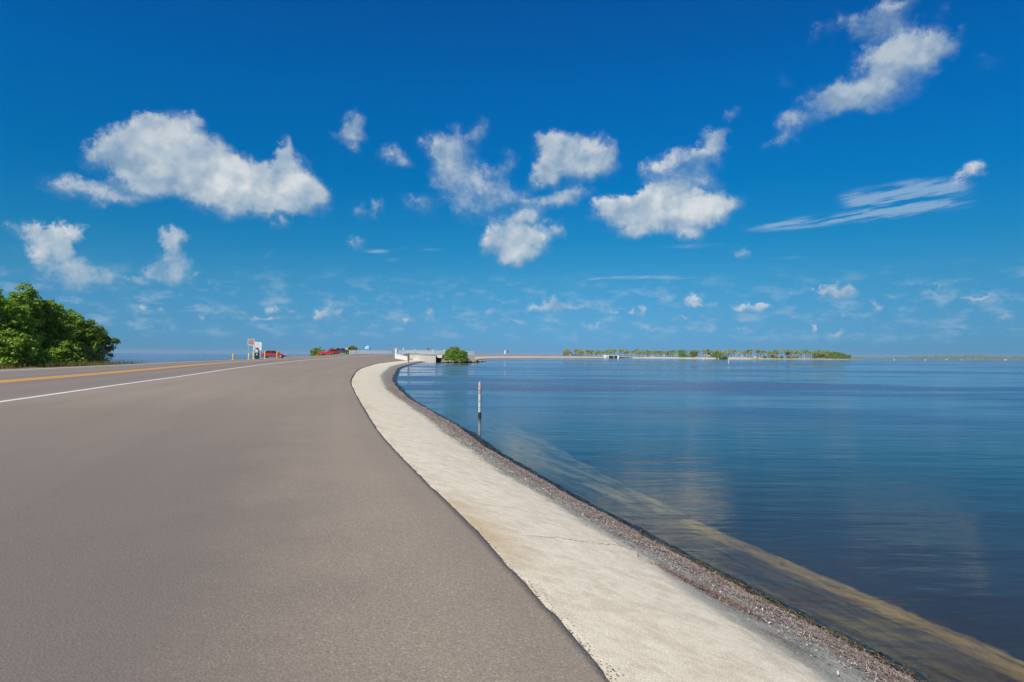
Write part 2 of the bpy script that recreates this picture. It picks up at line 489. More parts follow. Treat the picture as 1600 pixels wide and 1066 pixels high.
M['orange'] = simple('orange_paint', (.75, .22, .06), .5)
M['redfade'] = simple('faded_red_paint', (.50, .36, .33), .75, vs=14, var=.25, dirt=(.66, .62, .58))
M['postwhite'] = simple('weathered_white_paint', (.60, .63, .64), .7, vs=14, var=.22, dirt=(.45, .42, .38))
M['shade_dark'] = simple('shade_darkened_concrete', (.07, .065, .055), .9, vs=.8)  # shade of the channel opening painted as near-black concrete
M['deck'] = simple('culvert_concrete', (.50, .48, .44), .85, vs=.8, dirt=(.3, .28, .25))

def leaf_mat(name, c1, c2, c3, trans=0.35):
    m, T, o = new_mat(name)
    g = T.n.new('ShaderNodeNewGeometry')
    p = T.n.new('ShaderNodeTexCoord').outputs['Object']
    n = T.noise(p, 0.55, 3, 0.5)
    rnd = g.outputs['Random Per Island']
    cc = T.mix(T.maprange(n, 0.38, 0.62), c1 + (1,), c2 + (1,))
    cc = T.mix(T.maprange(rnd, 0.55, 1.0, 0, .8), cc, c3 + (1,))
    b = principled(T, o, cc, 0.5, spec=.35, surface=False)
    t = T.n.new('ShaderNodeBsdfTranslucent'); T.put(t.inputs[0], T.scale(cc, (1.3, 1.4, .5)))
    T.l.new(T.mixs(trans, b.outputs[0], t.outputs[0]), o.inputs['Surface'])
    return m
M['mangrove'] = leaf_mat('mangrove_leaves', (.12, .22, .022), (.22, .36, .035), (.34, .46, .06))
M['mangrove_grey'] = leaf_mat('dull_leaves', (.14, .20, .035), (.23, .30, .06), (.34, .38, .09))
M['mangrove_bright'] = leaf_mat('bright_leaves', (.14, .27, .022), (.22, .40, .04), (.32, .50, .07))
M['palm'] = leaf_mat('palm_fronds', (.24, .28, .07), (.38, .33, .10), (.46, .36, .13), .25)
M['palm_green'] = leaf_mat('green_palm_fronds', (.16, .25, .06), (.26, .32, .08), (.34, .34, .10), .25)
M['drygrass'] = leaf_mat('dry_grass_blades', (.20, .16, .05), (.26, .20, .06), (.12, .14, .03), .3)

# ------------------------------------------------------------------ the causeway in plan
def hermite(xs, ys):
    xs = np.array(xs, float); ys = np.array(ys, float)
    m = np.gradient(ys, xs)
    def f(x):
        x = np.asarray(x, float)
        i = np.clip(np.searchsorted(xs, x) - 1, 0, len(xs) - 2)
        h = xs[i + 1] - xs[i]; t = (x - xs[i]) / h
        return ((2 * t**3 - 3 * t**2 + 1) * ys[i] + (t**3 - 2 * t**2 + t) * h * m[i]
                + (-2 * t**3 + 3 * t**2) * ys[i + 1] + (t**3 - t**2) * h * m[i + 1])
    return f
EX = hermite([-60, -25, 0, 3.0, 5.8, 8.3, 12, 15, 18.8, 25.1, 35.5, 49.2, 68, 81, 95, 118, 145, 165, 190, 215, 240, 270],
             [15.5, 7.2, 1.2, .47, -.33, -1.09, -2.18, -2.98, -3.97, -5.55, -8.1, -11.0, -14.7, -16.9, -19.1, -22.7, -25.9, -28.0, -30.2, -32.0, -33.3, -33.6])
SHW = hermite([-60, 0, 8, 17, 22, 27, 34.5, 45, 90, 120, 270], [3.35, 3.35, 3.38, 3.42, 3.56, 3.58, 3.50, 3.45, 3.9, 4.05, 4.1])     # road edge to waterline
def normal_at(y):
    e = 0.5
    d = (EX(y + e) - EX(y - e)) / (2 * e)
    L = np.sqrt(1 + d * d)
    return -1 / L, d / L            # unit vector pointing to the left of the road
ZTAB_Y = np.array([-60, 0, 28, 41, 52, 70, 95, 130, 165, 205, 240, 270.])
ZTAB_D = np.array([0, 9.2, 12.8, 18.1])
ZTAB = np.array([
    [1.10, 1.20, 1.38, 1.58], [1.10, 1.20, 1.38, 1.58], [1.10, 1.20, 1.38, 1.58], [1.10, 1.22, 1.40, 1.57],
    [1.10, 1.32, 1.48, 1.56], [1.08, 1.45, 1.59, 1.60], [1.02, 1.62, 1.70, 1.63], [.92, 1.72, 1.78, 1.70],
    [.84, 1.95, 2.05, 2.02], [.80, 2.25, 2.38, 2.42], [.80, 2.42, 2.55, 2.60], [.80, 2.5, 2.6, 2.65]])
_zc = [hermite(ZTAB_Y, ZTAB[:, k]) for k in range(4)]
def road_z(y, d):
    y = np.asarray(y, float); d = np.asarray(d, float)
    z = np.stack([c(y) for c in _zc], axis=0)
    out = np.zeros(np.broadcast(y, d).shape)
    dd = np.broadcast_to(d, out.shape)
    for k in range(3):
        a, b = ZTAB_D[k], ZTAB_D[k + 1]
        m = (dd >= a) & (dd <= b) if k == 0 else (dd > a) & (dd <= b)
        t = (dd - a) / (b - a)
        out = np.where(m, np.broadcast_to(z[k], out.shape) * (1 - t) + np.broadcast_to(z[k + 1], out.shape) * t, out)
    out = np.where(dd > 18.1, np.broadcast_to(z[3], out.shape), out)
    out = np.where(dd < 0, np.broadcast_to(z[0], out.shape), out)
    return out
def road_pt(y, d, dz=0.0):
    nx, ny = normal_at(y)
    return Vector((float(EX(y) + nx * d), float(y + ny * d), float(road_z(y, d)) + dz))
def curve_noise(t, seed, octaves=4, base=1.0):
    r = np.random.default_rng(seed); out = np.zeros_like(t)
    for k in range(octaves):
        fr = base * 2**k
        ph = r.uniform(0, 1000); tab = r.normal(size=4096)
        x = t * fr + ph; i = np.floor(x).astype(int); u = x - i; u = u * u * (3 - 2 * u)
        out += (tab[i % 4096] * (1 - u) + tab[(i + 1) % 4096] * u) / 1.8**k
    return out

ys_near = np.concatenate([np.arange(-30, 1.5, 1.0), np.arange(1.5, 20, .06), np.arange(20, 60, .25), np.arange(60, 246, 1.0)])
cum_s = np.concatenate([[0], np.cumsum(np.hypot(np.diff(ys_near), np.diff(EX(ys_near))))])

def strip(name, mat, ds, ys, dzf=None, uvk=1.0, jag=None):
    ds = np.array(ds, float)
    Y = ys[:, None]; D = np.broadcast_to(ds[None, :], (len(ys), len(ds))).copy()
    if jag is not None: D = D + jag
    nx, ny = normal_at(Y)
    X = EX(Y) + nx * D; YY = Y + ny * D
    Z = road_z(np.broadcast_to(Y, D.shape), D)
    if dzf is not None: Z = Z + dzf
    V = np.stack([X, YY, Z], axis=-1)
    s = np.broadcast_to(np.interp(ys, ys_near, cum_s)[:, None], D.shape)
    return grid_mesh(name, V, mat, np.stack([D, s], axis=-1), flip=False)

# --- asphalt
s_at = lambda y: float(np.interp(y, ys_near, cum_s))
def mat_asphalt():
    m, T, o = new_mat('worn_asphalt')
    p = T.n.new('ShaderNodeNewGeometry').outputs['Position']
    uv = T.n.new('ShaderNodeUVMap').outputs[0]
    u, v, _ = T.sep(uv)
    big = T.noise(p, 0.10, 4, 0.6)
    mid = T.noise(p, 0.9, 5, 0.65)
    agg = T.voro(p, 95.0, out=1)
    grain = T.noise(p, 140.0, 2, 0.7)
    base = T.mix(T.maprange(big, 0.3, 0.7), (.262, .215, .170, 1), (.305, .252, .203, 1))
    base = T.mix(T.maprange(mid, 0.35, 0.65, 0, .35), base, (.250, .208, .172, 1))
    g = T.maprange(T.sep(agg)[0], 0, 1, .84, 1.16)
    g = T.math('MULTIPLY', g, T.maprange(grain, 0.3, 0.7, .82, 1.18))
    spark = T.math('GREATER_THAN', T.sep(agg)[1], 0.975)
    base = T.scale(base, T.comb(g, g, g))
    base = T.mix(T.math('MULTIPLY', spark, .28), base, (.62, .57, .50, 1))
    # paving seam and tyre-darkened bands along the road
    wob = T.math('MULTIPLY', T.math('SUBTRACT', T.noise(T.comb(0.0, T.math('MULTIPLY', v, .35), 0.0), 1.0, 5, .6), .5), .5)
    uu = T.math('ADD', u, wob)
    a = T.maprange(uu, 2.7, 3.62, 0, 1, smooth=True)
    b = T.maprange(uu, 3.62, 3.78, 1, 0, smooth=True)
    seam = T.math('MULTIPLY', a, b)
    fade = T.noise(T.comb(0.0, T.math('MULTIPLY', v, .05), 7.0), 1.0, 3, .6)
    dark = T.math('MULTIPLY', seam, T.maprange(fade, .3, .6, .02, .13))
    base = T.mix(dark, base, (.10, .085, .078, 1))
    wear_vignette = T.math('MULTIPLY', T.maprange(T.math('ADD', uu, T.math('MULTIPLY', mid, 1.2)), 1.2, 3.0, 0, .68, smooth=True), T.maprange(v, s_at(5), s_at(24), 1, 0))  # near left: wear plus lens light falloff painted into the colour
    base = T.mix(wear_vignette, base, (.13, .112, .108, 1))
    band = T.noise(T.comb(T.math('MULTIPLY', u, 1.1), T.math('MULTIPLY', v, .035), 11.0), 1.0, 4, .6)
    base = T.mix(T.maprange(band, .42, .64, 0, .22), base, (.17, .145, .128, 1))
    # travel lanes a touch greyer than the shoulder
    lane = T.maprange(u, 8.8, 9.5, 0, 1, smooth=True)
    base = T.mix(T.math('MULTIPLY', lane, .4), base, (.185, .165, .16, 1))
    wheel = T.math('ABSOLUTE', T.math('SUBTRACT', T.math('FRACT', T.math('DIVIDE', T.math('SUBTRACT', u, 9.3), 1.8)), .5))
    base = T.mix(T.math('MULTIPLY', lane, T.maprange(wheel, .1, .4, .22, 0)), base, (.14, .125, .12, 1))
    # bleached edge next to the concrete
    edge = T.maprange(uu, .0, .5, .22, 0)
    base = T.mix(edge, base, (.17, .15, .135, 1))
    # hairline cracks and small pock marks
    pock = T.maprange(T.voro(p, 2.1), .012, .03, .7, 0)
    base = T.mix(pock, base, (.09, .08, .075, 1))
    h = T.math('ADD', T.math('MULTIPLY', grain, .6), T.math('MULTIPLY', T.voro(p, 62.0), 1.2))
    nrm = bump(T, h, .45, .004)
    principled(T, o, base, .82, normal=nrm, spec=.35)
    return m
M['asphalt'] = mat_asphalt()
jg = np.zeros((len(ys_near), 15))
jg[:, 0:2] = (curve_noise(ys_near, 3, 3, .4) * .009 + curve_noise(ys_near, 4, 3, 5.5) * .004)[:, None]
dz = np.zeros((len(ys_near), 15)); dz[:, 0] = -.16
road = strip('road', M['asphalt'], [-.012, 0, .06, .6, 1.6, 3, 4.5, 6, 7.6, 9.2, 11, 12.8, 14.6, 16.4, 18.1], ys_near, dz, jag=jg)
tag(road, 'weathered brown-grey asphalt road curving along the bay', kind='structure')

def mat_paint(name, c, c2):
    m, T, o = new_mat(name)
    p = T.n.new('ShaderNodeNewGeometry').outputs['Position']
    n = T.noise(p, 30, 5, .7); n2 = T.noise(p, 1.3, 4, .6)
    cc = T.mix(T.maprange(n2, .35, .7, 0, .6), c + (1,), c2 + (1,))
    cc = T.mix(T.maprange(n, .58, .72, 0, .6), cc, (.24, .21, .19, 1))
    principled(T, o, cc, .6)
    return m
M['white_line'] = mat_paint('white_road_paint', (.78, .76, .72), (.60, .58, .54))
M['yellow_line'] = mat_paint('yellow_road_paint', (.74, .36, .035), (.62, .34, .08))
ysl = ys_near[(ys_near > -10) & (ys_near < 244)]
w = strip('white_edge_line', M['white_line'], [9.05, 9.25], ysl, .004); tag(w, 'white painted edge line on the asphalt', kind='structure')
for a, b in ((12.5, 12.78), (12.86, 13.14)):
    q = strip('yellow_centre_line', M['yellow_line'], [a, b], ysl, .004); tag(q, 'yellow painted centre line on the asphalt', kind='structure')
q = strip('white_far_edge_line', M['white_line'], [17.15, 17.35], ysl, .004); tag(q, 'white painted line along the far edge of the road', kind='structure')

# --- shore slope: concrete apron, strip with stains, wet edge, submerged ledge
def mat_shore():
    m, T, o = new_mat('shore_concrete')
    p = T.n.new('ShaderNodeNewGeometry').outputs['Position']
    uv = T.n.new('ShaderNodeUVMap').outputs[0]
    u, v, _ = T.sep(uv)          # u: 0 at road edge, 1 at the waterline, >1 under water (metres beyond +1); v metres along
    ln = T.noise(T.comb(0.0, T.math('MULTIPLY', v, .22), 0.0), 1.0, 6, .62)
    # stains run down the slope and smear along the shore
    st = T.noise(T.comb(T.math('MULTIPLY', u, 2.2), T.math('MULTIPLY', v, .55), 0.0), 1.0, 6, .65)
    st2 = T.noise(T.comb(T.math('MULTIPLY', u, 9.0), T.math('MULTIPLY', v, 1.2), 3.0), 1.0, 6, .7)
    st3 = T.noise(T.comb(T.math('MULTIPLY', T.math('ADD', u, T.math('MULTIPLY', v, .12)), 26.0), T.math('MULTIPLY', v, .9), 9.0), 1.0, 5, .7)
    uu = T.math('ADD', u, T.math('ADD', T.math('MULTIPLY', T.math('SUBTRACT', ln, .5), .22), T.math('MULTIPLY', T.math('SUBTRACT', st2, .5), .10)))
    uu = T.math('ADD', uu, T.maprange(v, s_at(2), s_at(10), .03, 0))
    fine = T.noise(p, 60, 5, .75); mid = T.noise(p, 5.5, 6, .7); pit = T.voro(p, 85.0)
    conc = T.mix(T.maprange(st, .22, .78), (.71, .60, .455, 1), (.82, .735, .585, 1))
    conc = T.mix(T.maprange(st3, .40, .72, 0, .32), conc, (.52, .465, .36, 1))
    conc = T.mix(T.maprange(mid, .42, .66, 0, .6), conc, (.90, .83, .68, 1))
    conc = T.mix(T.maprange(mid, .52, .36, 0, .22), conc, (.45, .41, .335, 1))
    g = T.math('MULTIPLY', T.maprange(fine, .3, .7, .78, 1.18), T.maprange(T.noise(p, 170, 3, .7), .3, .7, .86, 1.12)); conc = T.scale(conc, T.comb(g, g, g))
    conc = T.mix(T.maprange(pit, .0, .22, .45, 0), conc, (.30, .275, .22, 1))
    # rusty-yellow dirt beside the asphalt in places
    yl = T.math('MULTIPLY', T.maprange(u, .03, .16, 1, 0), T.maprange(T.noise(T.comb(0.0, T.math('MULTIPLY', v, .28), 5.0), 1.0, 4, .6), .50, .66))
    conc = T.mix(T.math('MULTIPLY', yl, .65), conc, (.50, .33, .14, 1))
    # cracks across the slope
    for (v0, k) in ((s_at(5.75), -1.5), (s_at(1.6), -.9), (s_at(12.6), -.6), (s_at(19.5), -.6), (s_at(27.5), -.5)):
        c = T.math('ABSOLUTE', T.math('SUBTRACT', T.math('ADD', T.math('SUBTRACT', v, v0), T.math('MULTIPLY', u, k)), T.math('MULTIPLY', T.math('SUBTRACT', T.noise(T.comb(T.math('MULTIPLY', u, 7.0), 0.0, v0), 1.0, 6, .7), .5), .55)))
        cm = T.math('MULTIPLY', T.maprange(c, .005, .018, .65, 0), T.maprange(u, .12, .22, 0, 1))
        conc = T.mix(cm, conc, (.10, .09, .075, 1))
    grey = T.mix(T.maprange(st2, .38, .64), (.13, .13, .105, 1), (.38, .37, .32, 1))
    grey = T.mix(T.maprange(fine, .50, .66, 0, .8), grey, (.58, .57, .51, 1))
    wrack = T.mix(T.maprange(T.noise(p, 34, 6, .8), .40, .60), (.17, .125, .10, 1), (.42, .33, .28, 1))
    wet = T.mix(T.maprange(T.noise(p, 16, 5, .7), .48, .66), (.016, .018, .010, 1), (.055, .050, .018, 1))
    ug = T.math('ADD', uu, T.maprange(v, s_at(1.5), s_at(13), .10, 0))
    ug = T.math('ADD', ug, T.math('MULTIPLY', T.math('SUBTRACT', st2, .5), .16))
    cc = T.mix(T.maprange(ug, .52, .62, 0, 1, smooth=True), conc, grey)
    cc = T.mix(T.math('MULTIPLY', T.maprange(uu, .69, .75, 0, 1, smooth=True), .85), cc, wrack)
    cc = T.mix(T.maprange(uu, .845, .885, 0, 1, smooth=True), cc, wet)
    # submerged: dark weed with sandy-yellow patches and a pale ledge along the toe
    b = T.math('SUBTRACT', u, 1.0)
    wd = T.noise(T.comb(T.math('MULTIPLY', b, 2.4), T.math('MULTIPLY', T.math('ADD', v, T.math('MULTIPLY', b, 1.3)), .55), 2.0), 1.0, 7, .72)
    wd2 = T.noise(T.comb(T.math('MULTIPLY', b, 5.0), T.math('MULTIPLY', v, 1.5), 6.0), 1.0, 6, .75)
    weed = T.mix(T.maprange(wd, .36, .66), (.055, .046, .032, 1), (.29, .23, .12, 1))
    weed = T.mix(T.maprange(wd2, .46, .68, 0, .7), weed, (.05, .045, .036, 1))
    edge = T.math('MULTIPLY', T.maprange(T.math('ADD', b, T.math('MULTIPLY', T.math('SUBTRACT', wd, .5), 1.1)), 1.15, 1.55, 0, 1, smooth=True), T.maprange(wd2, .30, .45, .35, 1))
    sand = T.mix(T.maprange(wd2, .35, .65), (.26, .19, .075, 1), (.62, .45, .17, 1))
    under = T.mix(edge, weed, sand)
    # beyond the break in the ledge the bottom is sandy almost up to the bank
    far = T.maprange(v, BREAK + .2, BREAK + 1.6, 0, 1, smooth=True)
    sandy = T.mix(T.maprange(wd, .42, .60), (.06, .06, .045, 1), (.46, .40, .22, 1))
    sandy = T.mix(T.maprange(b, .25, .8, .8, 0), sandy, (.04, .045, .035, 1))
    under = T.mix(far, under, sandy)
    br = T.math('MULTIPLY', T.maprange(T.math('ABSOLUTE', T.math('SUBTRACT', T.math('ADD', v, T.math('MULTIPLY', b, -.9)), BREAK - 1.3)), .12, .42, 1, 0, smooth=True), T.maprange(b, .2, .6, 0, 1))
    under = T.mix(T.math('MULTIPLY', br, .9), under, (.02, .03, .03, 1))
    cc = T.mix(T.maprange(u, 1.0, 1.05, 0, 1), cc, under)
    rough = T.maprange(uu, .85, .90, .85, .36)
    h = T.math('ADD', T.math('MULTIPLY', fine, .5), T.math('ADD', T.math('MULTIPLY', pit, .35), T.math('MULTIPLY', mid, .45)))
    nrm = bump(T, h, .55, .010)
    principled(T, o, cc, rough, normal=nrm, spec=.4)
    return m
s_at = lambda y: float(np.interp(y, ys_near, cum_s))
BREAK = s_at(11.0)
M['shore'] = mat_shore()


cols = np.concatenate([[-.35, -.05], np.linspace(0, 1, 60)[1:], 1 + np.linspace(0, 2.12, 16)[1:], [1 + 2.17, 1 + 2.8]])
ys_s = np.concatenate([np.arange(-30, 0, 1.0), np.arange(0, 22, .06), np.arange(22, 60, .2), np.arange(60, 250, 1.0)])
Yg = ys_s[:, None]; U = np.broadcast_to(cols[None, :], (len(ys_s), len(cols)))
W = SHW(Yg)
far_w = np.clip((Yg - 11.3) / .5, 0, 1)
toe = 1.0 + far_w * np.clip((Yg - 8) / 40, .05, .55)
toe = toe + (curve_noise(ys_s, 51, 5, .35) * .012 + curve_noise(ys_s, 52, 3, 3.0) * .006)[:, None]
Dv = np.where(U <= 1, U * W, W + (U - 1) * toe)
zE = _zc[0](Yg) - .035
zw = np.where(U <= 1, zE * (1 - np.clip(U, 0, 1)) + .0 , -(U - 1) * (.21 + .02 * far_w))
zw = np.where(U <= 1, zw + .10 * np.sin(np.clip(U, 0, 1) * math.pi) , zw)
n2 = lambda seed, base, oc: np.stack([curve_noise(ys_s + 13.7 * i * .05, seed + i // 6, oc, base) for i in range(len(cols))], axis=1)
shore_wave = (curve_noise(ys_s, 31, 4, .18) * .018 + curve_noise(ys_s, 32, 4, .9) * .007)[:, None]
zw = zw + shore_wave * np.clip((U - .5) / .4, 0, 1) * np.clip(1.6 - U, 0, 1)
r0 = np.random.default_rng(5)
rough_amp = np.clip((U - .60) / .15, 0, 1) * np.where(U > 1.0, .6, 1.0)
zw = zw + r0.normal(size=U.shape) * .010 * rough_amp + r0.normal(size=U.shape) * .0016
zw = np.where(U < -.02, zE - .02, zw)
zw = np.where(U > 3.15, -1.1, zw); zw = np.where(U > 3.5, -2.4, zw)
nx, ny = normal_at(Yg)
SV = np.stack([EX(Yg) - nx * Dv, Yg - ny * Dv, zw], axis=-1)
suv = np.stack([U, np.broadcast_to(np.interp(ys_s, ys_near, cum_s)[:, None], U.shape)], axis=-1)
shore = grid_mesh('shore', SV, M['shore'], suv, flip=True)
tag(shore, 'sloping pale concrete shore with grey stains and wet algae edge', kind='structure')

def shore_pt(y, u):
    """point on the sloping bank, u from 0 at the asphalt to 1 at the waterline"""
    i = int(np.clip(np.searchsorted(ys_s, y), 1, len(ys_s) - 1)); j = int(np.clip(np.searchsorted(cols, u), 1, len(cols) - 1))
    return SV[i, j]

# --- debris on the bank: dried seagrass strands, and small shells, both beyond counting
def mat_strand(name, stops):
    m, T, o = new_mat(name)
    g = T.n.new('ShaderNodeNewGeometry')
    cc = T.ramp(g.outputs['Random Per Island'], stops)
    principled(T, o, cc, .8)
    return m
M['strand'] = mat_strand('dried_seagrass', [(0, (.14, .10, .085)), (.3, (.31, .24, .205)), (.65, (.43, .35, .305)), (.9, (.24, .165, .14)), (1, (.58, .52, .44))])
M['algae'] = mat_strand('yellow_brown_algae', [(0, (.03, .025, .01)), (.5, (.10, .075, .02)), (.8, (.30, .21, .07)), (1, (.06, .05, .02))])
def scatter_strands(name, n, sampler, lmin, lmax, wid, mat, label, lift=.012):
    V = np.zeros((n, 4, 3)); r_ = np.random.default_rng(len(name) + n)
    ysr, usr = sampler(n, r_)
    ii = np.clip(np.searchsorted(ys_s, ysr), 1, len(ys_s) - 2); jj = np.clip(np.searchsorted(cols, usr), 1, len(cols) - 2)
    fy = (ysr - ys_s[ii - 1]) / (ys_s[ii] - ys_s[ii - 1]); fu = (usr - cols[jj - 1]) / (cols[jj] - cols[jj - 1])
    Pb = (SV[ii - 1, jj - 1] * ((1 - fy) * (1 - fu))[:, None] + SV[ii, jj - 1] * (fy * (1 - fu))[:, None]
          + SV[ii - 1, jj] * ((1 - fy) * fu)[:, None] + SV[ii, jj] * (fy * fu)[:, None])
    ang = r_.normal(size=n) * .75 + 1.8
    L = r_.uniform(lmin, lmax, n); L = L * (1 + ysr / 18)
    wd = wid * (1 + ysr / 10) * r_.uniform(.6, 1.5, n)
    dx = np.cos(ang) * L / 2; dy = np.sin(ang) * L / 2
    px_, py_ = -np.sin(ang) * wd / 2, np.cos(ang) * wd / 2
    z = Pb[:, 2] + lift * r_.uniform(.3, 1.4, n)
    tilt = r_.normal(size=n) * .22 * L
    slope = -.32
    for k, (a, b) in enumerate(((-1, -1), (1, -1), (1, 1), (-1, 1))):
        V[:, k, 0] = Pb[:, 0] + a * dx + b * px_
        V[:, k, 1] = Pb[:, 1] + a * dy + b * py_
        V[:, k, 2] = z + slope * (a * dx + b * px_) + a * tilt * .5 + .004
    f = np.arange(n * 4).reshape(n, 4)
    o = np_mesh(name, V.reshape(-1, 3), f, mat)
    return tag(o, label, kind='stuff')
lnoise = lambda y: curve_noise(np.asarray(y), 77, 4, .25) * .035
def samp_wrack(n, r_):
    y = np.exp(r_.uniform(math.log(2.6), math.log(45), n))
    u = .765 + r_.normal(size=n) * (.030 + .016 * np.clip((8 - y) / 5, 0, 1)) + lnoise(y) * .7 - .02 * np.clip((8 - y) / 5, 0, 1)
    k = r_.uniform(size=n) < .10
    u = np.where(k, .65 + r_.normal(size=n) * .06, u)
    return y, np.clip(u, .5, .865)
scatter_strands('seagrass_debris', 60000, samp_wrack, .012, .055, .0036, M['strand'], 'band of dried brown seagrass washed up along the bank')
def samp_patch(n, r_):
    y = r_.uniform(-1, 1, n) * .5 + 5.3 + r_.normal(size=n) * .12
    return y, np.clip(.56 + (y - 5.3) * -.05 + r_.normal(size=n) * .018, .5, .7)
scatter_strands('seagrass_patch', 800, samp_patch, .015, .05, .0036, mat_strand('red_brown_seagrass', [(0, (.15, .07, .05)), (.5, (.28, .16, .13)), (1, (.42, .29, .24))]), 'small patch of reddish dried seagrass high on the pale concrete')
def samp_algae(n, r_):
    y = 5.9 + r_.normal(size=n) * 1.1
    return y, np.clip(.865 + r_.normal(size=n) * .022 + lnoise(y) * .4, .83, 1.0)
scatter_strands('algae_clumps', 4200, samp_algae, .006, .022, .008, M['algae'], 'yellow brown algae clinging to the wet edge of the bank', .02)
def samp_shell(n, r_):
    y = np.exp(r_.uniform(math.log(2.6), math.log(20), n))
    return y, np.clip(.64 + r_.normal(size=n) * .06, .5, .95)
scatter_strands('shell_bits', 1300, samp_shell, .006, .026, .005, mat_strand('bleached_shells', [(0, (.55, .52, .46)), (1, (.80, .78, .72))]), 'scattered bleached shell bits and straws on the grey strip', .015)

# crumbs of asphalt and blown sand along the ragged road edge
def samp_crumb(n, r_):
    y = np.exp(r_.uniform(math.log(2.6), math.log(30), n))
    return y, np.clip(np.abs(r_.normal(size=n)) * .012 - .002, .001, .12)
scatter_strands('road_grit', 700, samp_crumb, .004, .012, .006, mat_strand('asphalt_crumbs', [(0, (.10, .09, .08)), (.45, (.24, .20, .17)), (.8, (.48, .42, .33)), (1, (.62, .56, .44))]), 'loose grit and sand along the crumbling asphalt edge', .022)

# --- seabed and water
def mat_seabed():
    m, T, o = new_mat('seabed')
    p = T.n.new('ShaderNodeNewGeometry').outputs['Position']
    n = T.noise(p, .12, 5, .6); n2 = T.noise(p, 1.2, 5, .7)
    c = T.mix(T.maprange(n, .4, .65), (.036, .031, .025, 1), (.058, .049, .036, 1))
    c = T.mix(T.maprange(n2, .55, .75, 0, .4), c, (.09, .085, .065, 1))
    principled(T, o, c, .9)
    return m
def plane(name, x0, y0, x1, y1, z, mat):
    return np_mesh(name, [(x0, y0, z), (x1, y0, z), (x1, y1, z), (x0, y1, z)], [[0, 1, 2, 3]], mat)
WX = 9000
sb = plane('seabed', -WX, -3000, WX, WX, -2.2, mat_seabed()); tag(sb, 'dark weedy bottom of the shallow bay', kind='structure')

def mat_water():
    m, T, o = new_mat('bay_water')
    p = T.n.new('ShaderNodeNewGeometry').outputs['Position']
    x, y, z = T.sep(p)
    # fine ripples, longer across the view; stronger where the breeze touches the surface
    q = T.vec('MULTIPLY', p, (1.0, 2.6, 1.0))
    r1 = T.noise(q, 1.3, 5, .62, dist=.4)
    r2 = T.noise(q, 7.0, 4, .62, dist=.3)
    r3 = T.noise(T.vec('MULTIPLY', p, (1, 3.4, 1)), .22, 4, .6)
    breeze = T.noise(T.vec('MULTIPLY', p, (.006, .022, 1)), 1.0, 4, .55, dist=.6)
    b2 = T.noise(T.vec('MULTIPLY', p, (.035, .09, 1)), 1.0, 4, .6)
    patch = T.maprange(T.math('ADD', T.math('MULTIPLY', breeze, .7), T.math('MULTIPLY', b2, .3)), .47, .56, 0, 1, smooth=True)
    dist = T.vec('LENGTH', p)
    farm = T.maprange(dist, 18, 40, 0.0, 1)
    patch = T.math('MULTIPLY', patch, farm)
    h1 = T.math('MULTIPLY', r1, T.maprange(patch, 0, 1, .0036, .065))
    h2 = T.math('MULTIPLY', r2, T.maprange(patch, 0, 1, .0008, .007))
    h3 = T.math('MULTIPLY', r3, .03)
    h = T.math('ADD', T.math('ADD', h1, h2), h3)
    nrm = bump(T, h, 1.0, 1.0)
    fr = T.n.new('ShaderNodeFresnel'); fr.inputs[0].default_value = 1.33; T.l.new(nrm, fr.inputs['Normal'])
    gl = T.n.new('ShaderNodeBsdfGlossy'); T.put(gl.inputs['Roughness'], T.maprange(patch, 0, 1, .03, .30)); T.l.new(nrm, gl.inputs['Normal'])
    T.l.new(T.mix(T.maprange(dist, 9, 32, 0, 1), (1, .95, .87, 1), (.90, .96, 1, 1)), gl.inputs[0])
    tr = T.n.new('ShaderNodeBsdfTransparent'); tr.inputs[0].default_value = (.86, .86, .80, 1)
    df = T.n.new('ShaderNodeBsdfDiffuse'); df.inputs[0].default_value = (.034, .044, .054, 1)
    body = T.mixs(T.maprange(dist, 9, 60, .05, .85), tr.outputs[0], df.outputs[0])
    T.l.new(T.mixs(fr.outputs[0], body, gl.outputs[0]), o.inputs['Surface'])
    return m
wt = plane('water', -WX, -3000, WX, WX, 0.0, mat_water()); tag(wt, 'calm blue bay water with light ripples', kind='structure')

# --- land left of the road, down to the open water
def mat_verge():
    m, T, o = new_mat('sandy_verge')
    p = T.n.new('ShaderNodeNewGeometry').outputs['Position']
    n = T.noise(p, .5, 5, .65); n2 = T.noise(p, 6, 5, .7)
    c = T.mix(T.maprange(n, .40, .60), (.34, .30, .20, 1), (.13, .14, .05, 1))
    c = T.mix(T.maprange(n2, .40, .7, 0, .6), c, (.10, .09, .05, 1))
    principled(T, o, c, .95, normal=bump(T, n2, .7, .05))
    return m
M['verge'] = mat_verge()
ys_v = np.concatenate([np.arange(-30, 60, 1.0), np.arange(60, 260, 3.0)])
dv = np.array([18.0, 18.35, 19.2, 21, 24, 28, 31, 34, 38.])
zoff = np.array([-.06, -.05, -.10, -.16, -.35, -1.0, -1.6, -2.2, -3.2])
Yv = ys_v[:, None]; nx, ny = normal_at(Yv)
Dn = np.broadcast_to(dv[None, :], (len(ys_v), len(dv)))
Zv = _zc[3](Yv) + zoff[None, :] * (1 + 0 * Yv) + rng.normal(size=Dn.shape) * np.where(dv > 19, .05, .0)[None, :]
VV = np.stack([EX(Yv) + nx * Dn, Yv + ny * Dn, Zv], axis=-1)
vg = grid_mesh('verge', VV, M['verge']); tag(vg, 'sandy verge with dry grass along the far side of the road', kind='structure')

def far_point(px, Y, z):
    return Vector((gx(px, Y), Y, z))

